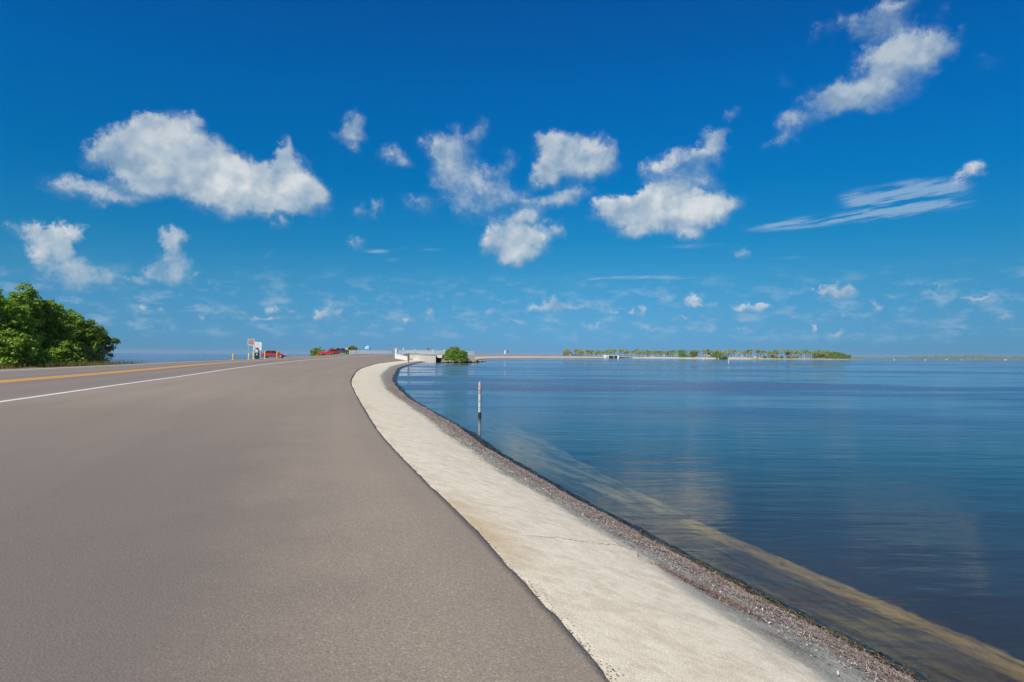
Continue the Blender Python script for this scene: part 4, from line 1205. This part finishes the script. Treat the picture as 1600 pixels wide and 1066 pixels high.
# white capped pilings beyond the bridge
for (px, ty, Yp, lab) in ((630.3, 543.0, 275, 'white capped piling standing tallest behind the corner pillar of the bridge'), (648.2, 545.0, 268, 'white cone capped piling behind the middle of the white bridge wall'),
                      (676.8, 545.6, 268, 'white capped piling beside the small brown sign on the bridge'), (694.4, 545.4, 270, 'white capped piling half hidden by the mangrove at the bridge')):
    zt = at_depth(px, ty, Yp).z
    t = thing('piling', lab, 'piling', (gx(px, Yp), Yp, 0), 0, 'white capped pilings by the bridge')
    mb = MB(); mb.lathe([(.19, -1.5), (.18, zt - .9)], 12); mb.build('shaft', M['wood'], t, True)
    mb = MB(); mb.lathe([(.24, zt - .95), (.26, zt - .75), (.14, zt - .3), (.001, zt)], 12); mb.build('cap', M['white'], t, True)

# mangrove at the bridge
leafy_tree('mangrove_tree', 'round bright green mangrove growing on the rocks beside the bridge opening', 'tree', 710, 236.5, .15, 542.6, 3.9, M['mangrove'], 71, 620, 26, .24, depth=.6, nlobes=12, toppx=706)
leafy_tree('mangrove_bush', 'low mangrove bush at the right foot of the bridge mangrove', 'bush', 724, 236.0, .1, 550.5, 1.9, M['mangrove'], 72, 170, 20, .22, depth=.7)

# rocks at its foot
def rock_mesh(seed, sx, sy, sz):
    import bmesh
    bm = bmesh.new(); bmesh.ops.create_icosphere(bm, subdivisions=2, radius=1)
    r_ = random.Random(seed)
    pl = [(Vector((r_.uniform(-1, 1), r_.uniform(-1, 1), r_.uniform(-1, 1))).normalized(), r_.uniform(.55, .9)) for _ in range(9)]
    for v in bm.verts:
        for n_, d in pl:
            k = v.co.dot(n_)
            if k > d: v.co -= n_ * (k - d)
        v.co.x *= sx; v.co.y *= sy; v.co.z *= sz
    me = bpy.data.meshes.new('rock'); bm.to_mesh(me); bm.free(); return me
def mat_rock():
    m, T, o = new_mat('shore_rock')
    p = T.n.new('ShaderNodeNewGeometry').outputs['Position']
    n = T.noise(p, 1.6, 5, .65); z = T.sep(p)[2]
    c = T.mix(T.maprange(n, .35, .65), (.20, .18, .14, 1), (.42, .38, .30, 1))
    c = T.mix(T.maprange(T.math('ADD', z, T.math('MULTIPLY', T.math('SUBTRACT', n, .5), .3)), .12, .28, .92, 0), c, (.025, .024, .018, 1))
    principled(T, o, c, .9); return m
M['rock'] = mat_rock()
rock_meshes = [rock_mesh(i, *d) for i, d in enumerate([(.8, .6, .45), (.6, .5, .5), (1.0, .7, .4), (.5, .45, .35), (.75, .7, .55)])]
for m_ in rock_meshes: m_.materials.append(M['rock'])
NTH = 'first second third fourth fifth sixth seventh eighth ninth tenth eleventh twelfth thirteenth fourteenth fifteenth sixteenth seventeenth eighteenth nineteenth twentieth twenty-first twenty-second twenty-third twenty-fourth twenty-fifth twenty-sixth'.split()
rr = random.Random(3)
for i in range(26):
    f = i / 25; px = 692 + (759 - 692) * f + rr.uniform(-.6, .6)
    Yr = 232.5 + 8 * f + (38 * max(0, f - .72) / .28) + rr.uniform(-1, 1)
    o = bpy.data.objects.new('rock', rock_meshes[i % 5]); col.objects.link(o)
    s = rr.uniform(.7, 1.25) if f < .95 else .6
    o.location = (gx(px, Yr), Yr, .08 + rr.uniform(0, .22)); o.scale = (s, s, s); o.rotation_euler = (rr.uniform(-.3, .3), rr.uniform(-.3, .3), rr.uniform(0, 6))
    nth = NTH[i]
    where = 'under the bridge mangrove' if f < .55 else ('beyond the foot of the bridge mangrove' if f < .9 else 'at the tip of the rocky spit')
    tag(o, 'brown shore rock ' + where + ', ' + nth + ' out from the bridge opening', 'rock', 'shore rocks along the spit')

# --- second stretch of causeway, island and beach
S2 = [(708, 246), (728, 250), (738, 262), (744, 300), (752, 380), (766, 470), (800, 575), (836, 640), (872, 700), (912, 760), (946, 812)]
S2P = [np.array([gx(px, Y), Y]) for px, Y in S2]
def resample(P, n):
    P = np.array(P); d = np.concatenate([[0], np.cumsum(np.linalg.norm(np.diff(P, axis=0), axis=1))])
    t = np.linspace(0, d[-1], n); fx, fy = hermite(d, P[:, 0]), hermite(d, P[:, 1])
    return np.stack([fx(t), fy(t)], -1), t
def sweep(P, t, offs, zs, name, mat, jit=0.0, seed=1):
    T_ = np.gradient(P, axis=0); T_ /= np.linalg.norm(T_, axis=1)[:, None]
    Nn = np.stack([-T_[:, 1], T_[:, 0]], -1)
    offs = np.array(offs, float); zs = np.array(zs, float)
    V = np.zeros((len(P), len(offs), 3))
    V[:, :, 0] = P[:, None, 0] + Nn[:, None, 0] * offs[None, :]
    V[:, :, 1] = P[:, None, 1] + Nn[:, None, 1] * offs[None, :]
    V[:, :, 2] = zs[None, :] if zs.ndim == 1 else zs
    r_ = np.random.default_rng(seed); V[:, 1:-1, 2] += r_.normal(size=(len(P), len(offs) - 2)) * jit
    uv = np.stack([np.broadcast_to(offs[None, :], V.shape[:2]), np.broadcast_to(t[:, None], V.shape[:2])], -1)
    return grid_mesh(name, V, mat, uv)
def mat_bank(name, top, low):
    m, T, o = new_mat(name)
    p = T.n.new('ShaderNodeNewGeometry').outputs['Position']; z = T.sep(p)[2]
    n = T.noise(T.vec('MULTIPLY', p, (.25, .25, 1)), 1.0, 5, .7)
    c = T.mix(T.maprange(n, .3, .7), tuple(x * .85 for x in top) + (1,), top + (1,))
    c = T.mix(T.maprange(T.math('ADD', z, T.math('MULTIPLY', T.math('SUBTRACT', n, .5), .5)), .30, .55, 1, 0), c, low + (1,))
    principled(T, o, c, .9); return m
M['bank'] = mat_bank('far_shore_concrete', (.66, .58, .46), (.16, .14, .11))
M['farroad'] = simple('far_asphalt', (.30, .235, .215), .9, vs=.05, var=.08)
P, t = resample(S2P, 120)
o = sweep(P, t, [-2, 0, .8, 4.2, 5.2], [-1.0, 0, .35, 1.55, 1.62], 'far_shore', M['bank'], .03); tag(o, 'pale concrete shore of the far causeway across the bay', kind='structure')
o = sweep(P, t, [5.2, 9, 16, 24], [1.66, 2.05, 2.6, 3.05], 'far_road', M['farroad'], .0); tag(o, 'far stretch of brownish road on the causeway across the bay', kind='structure')
o = sweep(P, t, [24, 30, 45], [3.0, 1.8, -1.2], 'far_verge', M['verge'], .05); tag(o, 'far verge falling to the open water behind the far road', kind='structure')

# island: a low sand flat
IS = [(946, 812), (968, 826), (1000, 845), (1050, 862), (1100, 872), (1160, 880), (1220, 890), (1270, 900), (1318, 915), (1344, 960)]
ISP = [np.array([gx(px, Y), Y]) for px, Y in IS]
P3, t3 = resample(ISP, 140)
def mat_sand():
    m, T, o = new_mat('beach_sand')
    p = T.n.new('ShaderNodeNewGeometry').outputs['Position']; x, y, z = T.sep(p)
    n = T.noise(T.vec('MULTIPLY', p, (.05, .05, 1)), 1.0, 5, .6); n2 = T.noise(p, .35, 4, .7)
    c = T.mix(T.maprange(n2, .3, .7), (.50, .44, .34, 1), (.68, .63, .53, 1))
    c = T.mix(T.math('MULTIPLY', T.maprange(x, 270, 330, .1, 1), T.maprange(n2, .38, .55)), c, (.26, .25, .12, 1))
    c = T.mix(T.maprange(z, .10, .30, 1, 0), c, (.30, .26, .19, 1))
    principled(T, o, c, .95); return m
M['sand'] = mat_sand()
o = sweep(P3, t3, [-4, 0, 2.5, 9, 30, 90, 150, 170], [-1.2, 0, .75, 1.3, 1.6, 1.7, 1.2, -1.2], 'beach', M['sand'], .05, 4); tag(o, 'pale sandy beach of the far island', kind='structure')
o_sand = o
def isl(px, d, z=1.45):
    """a point on the island d metres behind its waterline at the photo column px"""
    Yb = float(np.interp(px, [a for a, b in IS], [b for a, b in IS])) + d
    return Vector((gx(px, Yb), Yb, z))

# second bridge opening
br2 = thing('bridge', 'far low bridge with a dark opening beside the palm island', 'bridge', (0, 0, 0))
def q2(px, Y): return P2(px, Y)
mb = MB(); wall_slab(mb, q2(946.0, 806), q2(951.6, 808), -1.5, -1.5, 2.6, 2.9, 3.0); mb.build('abutment', M['wall_white'], br2)
mb = MB(); wall_slab(mb, q2(951.7, 811), q2(966.8, 817), 2.75, 2.75, 3.4, 3.4, 14.0); mb.build('deck_slab', M['wall_white'], br2)
mb = MB(); wall_slab(mb, q2(951.7, 809), q2(966.8, 815), 0.0, 0.0, 2.745, 2.745, .8); mb.build('shade_backing', M['black'], br2)  # black sheet painted as the shade inside the opening
mb = MB(); wall_slab(mb, q2(967.0, 808), q2(968.0, 809), -1.5, -1.5, 3.0, 3.0, 2.0); mb.build('abutment', M['wall_white'], br2)
mb = MB(); wall_slab(mb, q2(959.2, 806), q2(959.9, 806.3), -1.5, -1.5, 2.74, 2.74, 1.0); mb.build('pier', M['deck'], br2)
mb = MB(); wall_slab(mb, q2(968.2, 816), q2(987.5, 826), .25, .35, 1.45, .95, .5); mb.build('lower_shade_slab', M['black'], br2)  # solid black slab standing in for the shade under the beam
mb = MB(); wall_slab(mb, q2(968.2, 815.5), q2(990.5, 826.5), 1.46, .96, 2.3, 2.0, .8); mb.build('lower_beam', M['wall_white'], br2)
railing('railing', 'pale railing on the far bridge at the start of the palm island', [P2(912, 775), P2(930, 795), P2(951, 812), P2(985, 840), P2(1010, 862)], [3.05, 3.1, 3.4, 3.2, 2.2], 1.5, M['pale_metal'], 90, 'bridge railings')
for (a, b, lab) in (((878, 742), (889, 752), 'short white roadside barrier at the causeway end of the palm row'), ((891, 755), (912, 775), 'long white roadside barrier under the first palms')):
    mb = MB(); wall_slab(mb, P2(*a), P2(*b), 2.6, 2.6, 4.4, 4.4, .4); o = mb.build('barrier_wall', M['white'], None); tag(o, lab, 'barrier', 'white roadside barriers')

# palms
def palm_meshes(seed, mat_leaf):
    r_ = np.random.default_rng(seed); H = 1.0
    Vs = []; Fs = []
    nf = 30
    for k in range(nf):
        a = 2 * math.pi * k / nf * 2.4 + r_.uniform(-.2, .2); up = r_.uniform(-.75, 1.15)
        L = r_.uniform(1.7, 2.3); dirh = np.array([math.cos(a), math.sin(a), 0]); side = np.array([-math.sin(a), math.cos(a), 0])
        n = 6; prev = None
        for i in range(n + 1):
            t_ = i / n; p = dirh * L * t_ * math.cos(up * .8) + np.array([0, 0, 1]) * (L * math.sin(up * .8) * t_ - 1.25 * t_ * t_ * (1 if up > -.2 else .5))
            w = .34 * math.sin(math.pi * min(.96, .12 + t_ * .86)) + .02
            ring = (p - side * w - np.array([0, 0, w * .45]), p, p + side * w - np.array([0, 0, w * .45]))
            if prev is not None and i % 1 == 0:
                b = len(Vs); g = .12
                Vs += [prev[0], prev[1], ring[1], ring[0] * (1 - g) + prev[0] * g]; Fs.append([b, b + 1, b + 2, b + 3])
                b = len(Vs); Vs += [prev[1], prev[2], ring[2] * (1 - g) + prev[2] * g, ring[1]]; Fs.append([b, b + 1, b + 2, b + 3])
            prev = ring
    return np.array(Vs), Fs
palm_crowns = []
for i, mt in enumerate(('palm', 'palm', 'palm_green', 'palm', 'palm_green')):
    v, f = palm_meshes(200 + i, mt); o = np_mesh('crown', v, f, M[mt]); palm_crowns.append(o.data); bpy.data.objects.remove(o)
mb = MB(); mb.tube([(0, 0, -.5), (.05, 0, .3), (.12, .02, .65), (.0, 0, 1.0)], [.26, .2, .17, .16], 8); tr = mb.build('trunk', M['palm_bark'], None, True); palm_trunk = tr.data; bpy.data.objects.remove(tr)
def palm(px, top_py, depth_m, label, k, scale=1.0, rot=0.0, group='palms on the far island'):
    p = isl(px, depth_m)
    top = at_depth(px, top_py, p.y).z; h = top - p.z - .8 * scale
    t = thing('palm_tree', label, 'palm', p, rot, group)
    a = bpy.data.objects.new('trunk', palm_trunk); col.objects.link(a); a.parent = t; a.scale = (scale, scale, h)
    c = bpy.data.objects.new('crown', palm_crowns[k % 5]); col.objects.link(c); c.parent = t; c.location = (0, 0, h); c.scale = (scale,) * 3
    return t
c5 = [145, 160, 178, 240, 258, 272, 290, 335, 352, 375, 400, 445, 485, 500, 548, 565, 582, 615, 660, 680, 708, 725, 745, 782, 822, 840, 858, 880, 895, 930, 945, 962, 1005, 1022, 1050, 1072, 1108, 1125, 1150, 1175, 1190, 1228, 1245, 1265, 1355, 1380, 1405, 1472, 1490, 1515]
c6 = [10, 48, 66, 92, 118, 142, 165, 222, 238, 262, 290, 340, 385, 400, 425, 455, 505, 522, 545, 572, 618, 632, 650, 672, 690, 712, 745, 792, 806, 840, 858, 880, 905, 935, 978, 1002, 1020, 1042, 1062, 1085, 1110, 1135, 1150, 1172, 1190, 1215, 1240]
pxs = [860 + v / 6.15 for v in c5] + [1100 + v / 6.15 for v in c6]
LM = [(884, 'the first palm of the row', None), (957.5, 'the dark bridge opening', None), (1075, 'the dark broad tree', None), (1119, 'the waterline mangroves', None),
      (1138, 'the deep blue tent', None), (1178, 'the yellow boat', None), (1215, 'the sandy gap', None), (1310, 'the dense grove', None)]
ORD = ['nearest', 'second', 'third', 'fourth', 'fifth', 'sixth', 'seventh', 'eighth', 'ninth', 'tenth', 'eleventh', 'twelfth', 'thirteenth', 'fourteenth', 'fifteenth']
rp = random.Random(12)
cnt = {}
order = sorted(range(len(pxs)), key=lambda i: min(abs(pxs[i] - l[0]) for l in LM))
labels = {}
for i in order:
    px = pxs[i]; l = min(LM, key=lambda q: abs(px - q[0]))
    side = 'on the causeway side' if px < l[0] else 'on the grove side'
    key = (l[0], side); kk = cnt.get(key, 0); cnt[key] = kk + 1
    if l[0] == 884: labels[i] = f'far palm, {ORD[kk]} of the palms at the causeway end of the row' if px >= 884 else f'far palm, {ORD[kk]} before the first gap, at the very start of the row'
    else: labels[i] = f'{ORD[kk]} far palm from {l[1]} {side}'
for i, px in enumerate(pxs):
    tp = 546.2 + rp.uniform(-1.5, 2.2) + (1.0 if px > 1250 else 0)
    palm(px, tp, rp.uniform(25, 95), labels[i], i, rp.uniform(1.9, 2.8), rp.uniform(0, 6.28))
# younger, lower palms
low = [(887, 549), (905, 549.5), (1012, 550), (1022, 549), (1034, 550), (1068, 550), (1100, 549.5), (1122, 550), (1172, 550.5), (1206.5, 551.5), (1250, 550), (1262, 551), (1278, 550.5), (1293, 551)]
for i, (px, tp) in enumerate(low):
    l = min(LM, key=lambda q: abs(px - q[0])); side = 'on the causeway side' if px < l[0] else 'on the grove side'
    key = ('low', l[0], side); kk = cnt.get(key, 0); cnt[key] = kk + 1
    palm(px, tp, rp.uniform(15, 60), f'low young palm, {ORD[kk]} such from {l[1]} {side}', i + 2, rp.uniform(1.3, 1.7), rp.uniform(0, 6.28), 'low palms on the far island')

# broad trees and bushes of the island
def isl_tree(px, top, d, hw, mat, seed, label, cat='tree', n=150, name='broadleaf_tree', leaf=.55, zb=1.2, group=None):
    p = isl(px, d); return leafy_tree(name, label, cat, px, p.y, zb, top, hw, M[mat], seed, n, 14, leaf, group=group, depth=.8, nlobes=7)
isl_tree(1068, 547.0, 20, 7.5, 'mangrove', 301, 'dark broad tree among the palms, the bigger of the two in mid island')
isl_tree(1084, 547.5, 28, 7.0, 'mangrove_grey', 302, 'olive broad tree next to the dark broad tree in mid island')
isl_tree(1118, 549.2, 18, 6.5, 'mangrove_grey', 303, 'broad tree rising behind the low mangrove clump at the waterline')
isl_tree(1124, 553.2, 1.0, 6.3, 'mangrove', 304, 'low dark green mangrove clump right at the waterline of the island', 'mangrove', 170, 'mangrove_bush', .4, .1)
isl_tree(1132, 555.2, 1.5, 4.0, 'mangrove', 305, 'smaller mangrove at the right end of the waterline clump', 'mangrove', 90, 'mangrove_bush', .4, .1)
for i, (px, tp, hw, d) in enumerate(((1195, 556.6, 2.5, 9), (1206, 556.9, 2.5, 14), (1213, 557.2, 2.0, 8), (1221, 556.4, 3.0, 12), (1232, 555.8, 3.6, 10), (1240, 556.8, 2.6, 14), (1272, 556.2, 3.0, 10), (1206.5, 552.8, 2.6, 40))):
    isl_tree(px, tp, d, hw, 'mangrove_grey', 310 + i, ['low bush nearest the yellow boat on the sandy shore', 'low bush just past the first one on the sandy shore', 'tiny bush at the water edge of the sandy gap', 'wide low bush in the sandy gap', 'widest low bush on the sandy shore', 'low bush beside the widest one', 'low bush at the water edge before the dense grove', 'dark rounded bush standing alone under the palms'][i], 'bush', 60, 'shore_bush', .4, .9 if i < 7 else 1.4, 'bushes on the island shore')
for i, (px, tp, hw, d) in enumerate(((1278, 551.0, 6, 60), (1288, 550.5, 7, 50), (1297, 549.3, 7, 40), (1304, 549.8, 7, 48), (1311, 550.6, 7, 36), (1318, 552.5, 6, 34), (1325, 554.6, 4.5, 30), (1292, 555.2, 5, 14), (1303, 555.4, 5, 12), (1315, 555.8, 5, 16))):
    isl_tree(px, tp, d, hw, ('mangrove', 'mangrove_grey')[i % 2], 330 + i, ['olive tree at the palm side of the dense grove', 'second tree of the dense grove from its palm side', 'tallest tree of the dense grove', 'tree right behind the tallest one in the grove', 'round tree in the sloping part of the grove', 'low tree near the tip of the grove', 'last and lowest tree at the tip of the grove', 'front bush of the grove nearest the palms', 'front bush of the grove below its tallest tree', 'front bush of the grove nearest the tip'][i], 'tree' if i < 7 else 'bush', 150 if i < 7 else 80, 'grove_tree' if i < 7 else 'shore_bush', .5, 1.2, 'dense grove at the end of the island')
# low spit past the grove
mb = MB()
sp = [(1318, 925), (1332, 930), (1346, 940)]
for i in range(14):
    px = 1320 + i * 1.9; p = isl(min(px, 1343), 8)
    mb.lathe([(5.5, -.8), (4.5, .25), (2.5, .6 + (i % 3) * .12), (.01, .75)], 10, 'Z', (gx(px, 925 + i * 1.5), 925 + i * 1.5, 0))
o = mb.build('spit', M['verge'], None, True); tag(o, 'low grassy spit running out from the island grove', kind='structure')

# cars, tents and boats on the beach
cars2 = [(1020, 'carwhite', 'sedan', 30, 'white car parked on the beach by the far bridge'), (1036, 'silver', 'suv', 34, 'silver car parked on the beach, second past the far bridge'), (1090, 'carwhite', 'suv', 22, 'white car in the shade beside the olive broad tree'),
         (1145, 'carwhite', 'suv', 24, 'white van-like car just past the deep blue tent'), (1152, 'carwhite', 'sedan', 30, 'white car two spaces past the deep blue tent'), (1163, 'silver', 'sedan', 26, 'pale silver car in front of the palms near the yellow boat'), (1186, 'carwhite', 'sedan', 30, 'white car on the beach past the yellow boat'),
         (1246, 'carwhite', 'suv', 40, 'white car under the palms past the widest bush'), (1257, 'silver', 'sedan', 44, 'silver car under the palms past the widest bush'), (1281, 'carblue', 'suv', 42, 'dark blue car parked at the palm side of the grove'), (900, 'carwhite', 'sedan', 60, 'white car on the causeway under the first palms')]
for i, (px, pt, kd, d, lab) in enumerate(cars2):
    if px == 900: p = Vector((gx(900, 790), 790, 2.9))
    else: p = isl(px, d, 1.55)
    car(lab, pt, p, R(10 * ((i * 7) % 5) - 15), 4.8, 1.9, kd, group='cars on the far island beach', detail=False)
def tent(px, d, w, h, mat, label, name='beach_tent'):
    p = isl(px, d, 1.5); t = thing(name, label, 'tent', p)
    mb = MB(); a = w / 2
    mb.loft([[(-a, -a, h * .68), (a, -a, h * .68), (a, a, h * .68), (-a, a, h * .68)], [(-a, -a, h * .76), (a, -a, h * .76), (a, a, h * .76), (-a, a, h * .76)], [(-.05, -.05, h), (.05, -.05, h), (.05, .05, h), (-.05, .05, h)]])
    mb.build('canopy', M[mat], t)
    for sx in (-1, 1):
        for sy in (-1, 1):
            mb = MB(); mb.box(sx * a * .94 - .05, sy * a * .94 - .05, 0, sx * a * .94 + .05, sy * a * .94 + .05, h * .69); mb.build('leg', M['white'], t)
    return t
tent(1138, 14, 3.4, 3.9, 'tentblue', 'deep blue beach tent just past the waterline mangroves')
tent(1037, 40, 3.2, 3.4, 'canvas', 'light blue tent under the palms in the first half of the island')
tent(1107, 14, 3.0, 3.0, 'white', 'small white tent between the broad tree and the mangrove clump')
tent(1158.5, 12, 2.6, 3.0, 'canvas', 'small light tent between the white cars and the yellow boat')
tent(1101, 26, 2.4, 4.4, 'yellow', 'tall yellow shelter beside the small white tent')
def boat(px, Y, L, label, hull, z=0.0, rz=0.0, name='motor_boat', cabin=True, group=None):
    t = thing(name, label, 'boat', (gx(px, Y), Y, z), rz, group)
    W = L * .3; mb = MB(); rings = []
    for (x, w, zk, zt) in ((-.5, .85, -.12, .9), (-.3, 1, -.2, .92), (.1, 1, -.2, 1.0), (.35, .65, -.05, 1.12), (.5, .06, .35, 1.25)):
        w *= W / 2; s = L / 6.5
        rings.append([(x * L, -w, zt * s), (x * L, -w * .9, .3 * s), (x * L, -w * .2, zk * s), (x * L, w * .2, zk * s), (x * L, w * .9, .3 * s), (x * L, w, zt * s)])
    mb.loft(rings); mb.build('hull', M[hull], t, True)
    if cabin:
        s = L / 6.5; mb = MB(); mb.loft([[(-.1 * L, -W * .3, .9 * s), (.2 * L, -W * .28, .95 * s), (.2 * L, W * .28, .95 * s), (-.1 * L, W * .3, .9 * s)], [(-.08 * L, -W * .25, 1.9 * s), (.1 * L, -W * .22, 1.9 * s), (.1 * L, W * .22, 1.9 * s), (-.08 * L, W * .25, 1.9 * s)]]); mb.build('cabin', M['white'], t)
        mb = MB(); mb.box(-.12 * L, -W * .28, 1.905 * s, .13 * L, W * .28, 1.98 * s); mb.build('roof', M['white'], t)
    return t
p = isl(1179, 3); boat(1179, p.y, 9.5, 'yellow and white boat drawn up on the island beach', 'boat_yellow', .55, R(4))
p = isl(1168, 4); boat(1168, p.y, 6, 'smaller white boat beside the yellow one on the beach', 'white', .5, R(-8), cabin=False)
boat(1479.5, 1500, 7.5, 'white motor boat off the distant treeline, nearer the spit', 'white', 0, R(12), group='boats off the distant treeline')
boat(1571, 1350, 6.5, 'white motor boat off the distant treeline, nearest the picture edge', 'white', 0, R(-15), group='boats off the distant treeline')

# beach strollers are too small to read; white sign on the far causeway
Yc = 560.0
plate_sign('tall white panel sign standing on the far causeway', 789, Yc, 2.75, 547.8, 553.0, 2.2, 'white_sign')
plate_sign('faded brown sign beside the white panel on the far causeway', 793.5, Yc + 4, 2.75, 548.2, 551.6, 2.6, 'brown', name='brown_sign')

# channel buoys
def buoy(px, by, h, r, label, mat='white', Y=None):
    Y = Y or 2.5 * F_PX / max(1.5, by - (555.5 + .0074 * (px - 800)))
    t = thing('channel_buoy', label, 'buoy', (gx(px, Y), Y, 0), 0, 'white buoys in the bay')
    mb = MB(); mb.lathe([(r * .8, -.5), (r, .05), (r, h * .8), (r * .55, h), (.001, h + .02)], 12); mb.build('body', M[mat], t, True)
    mb = MB(); mb.lathe([(r * 1.02, h * .45), (r * 1.02, h * .6)], 12); mb.build('band', M['orange'], t, True)
buoy(1138.7, 567.6, 1.65, .16, 'tall slim white buoy below the deep blue tent, nearest of the bay buoys')
buoy(1098.9, 562.6, 1.7, .42, 'stout white buoy off the beach before the mangrove clump')
buoy(1122.8, 561.2, 1.6, .5, 'white buoy close off the waterline mangrove clump')
buoy(1140.6, 560.9, 1.9, .32, 'white buoy close in, just behind the tall slim one')
buoy(1397.5, 562.6, 1.5, .6, 'white buoy past the tip of the spit', Y=800)
buoy(1446, 562.2, 1.5, .55, 'white buoy between the spit and the first distant boat', Y=900)
buoy(1503, 562.4, 1.3, .5, 'white buoy between the two distant boats', Y=950)

# --- distant wooded shore, about five kilometres away
def treeline():
    r_ = np.random.default_rng(9)
    n = 2600
    px = r_.uniform(1325, 1900, n); Yd = r_.uniform(4600, 5000, n)
    th = (px - 1325) / 275
    hgt = (6.5 + 17 * np.clip((px - 1395) / 80, 0, 1) + 3 * np.clip(th - .6, 0, 1)) * (.65 + .35 * np.clip(curve_noise(px, 5, 4, .09) * .35 + .6, 0, 1.4))
    X = np.array([gx(a, b) for a, b in zip(px, Yd)])
    zc = r_.uniform(.15, 1.0, n) * hgt
    c = np.repeat(np.stack([X, Yd, zc], -1), 9, axis=0); m = len(c)
    e = r_.normal(size=(m, 3)); e /= np.linalg.norm(e, axis=1)[:, None]
    c = c + e * np.array([5.0, 5.0, 2.2])
    V, Fq = leaf_quads(c, e + np.array([0, -.4, .6]), np.full(m, 3.2), r_, .8)
    o = np_mesh('distant_treeline', V, Fq, M['mangrove_grey']); tag(o, 'long low dark wooded shore on the horizon', kind='stuff')
    mb = MB(); xs = [gx(a, 4700) for a in range(1320, 1901, 20)]
    v = []; f = []
    for i, x in enumerate(xs): v += [(x, 4590, -.5), (x, 4600, .8), (x, 5020, .8)]
    for i in range(len(xs) - 1):
        for k in (0, 1): f.append([i * 3 + k, i * 3 + 3 + k, i * 3 + 4 + k, i * 3 + 1 + k])
    mb.add(v, f); o = mb.build('distant_shore', M['verge'], None); tag(o, 'low land under the distant treeline', kind='structure')
treeline()

# --- the air: one thin even haze round everything
HZ = True
if HZ:
    mb = MB(); mb.box(-WX - 60, -3060, -4.0, WX + 60, WX + 60, 26.0)
    m, T, o_ = new_mat('haze')
    pv = T.n.new('ShaderNodeVolumePrincipled')
    pv.inputs['Color'].default_value = (.62, .80, 1.0, 1); pv.inputs['Density'].default_value = .00007
    pv.inputs['Anisotropy'].default_value = .0
    T.l.new(pv.outputs[0], o_.inputs['Volume'])
    hz = mb.build('haze', m, None); tag(hz, 'thin blue sea haze over the bay', kind='stuff')
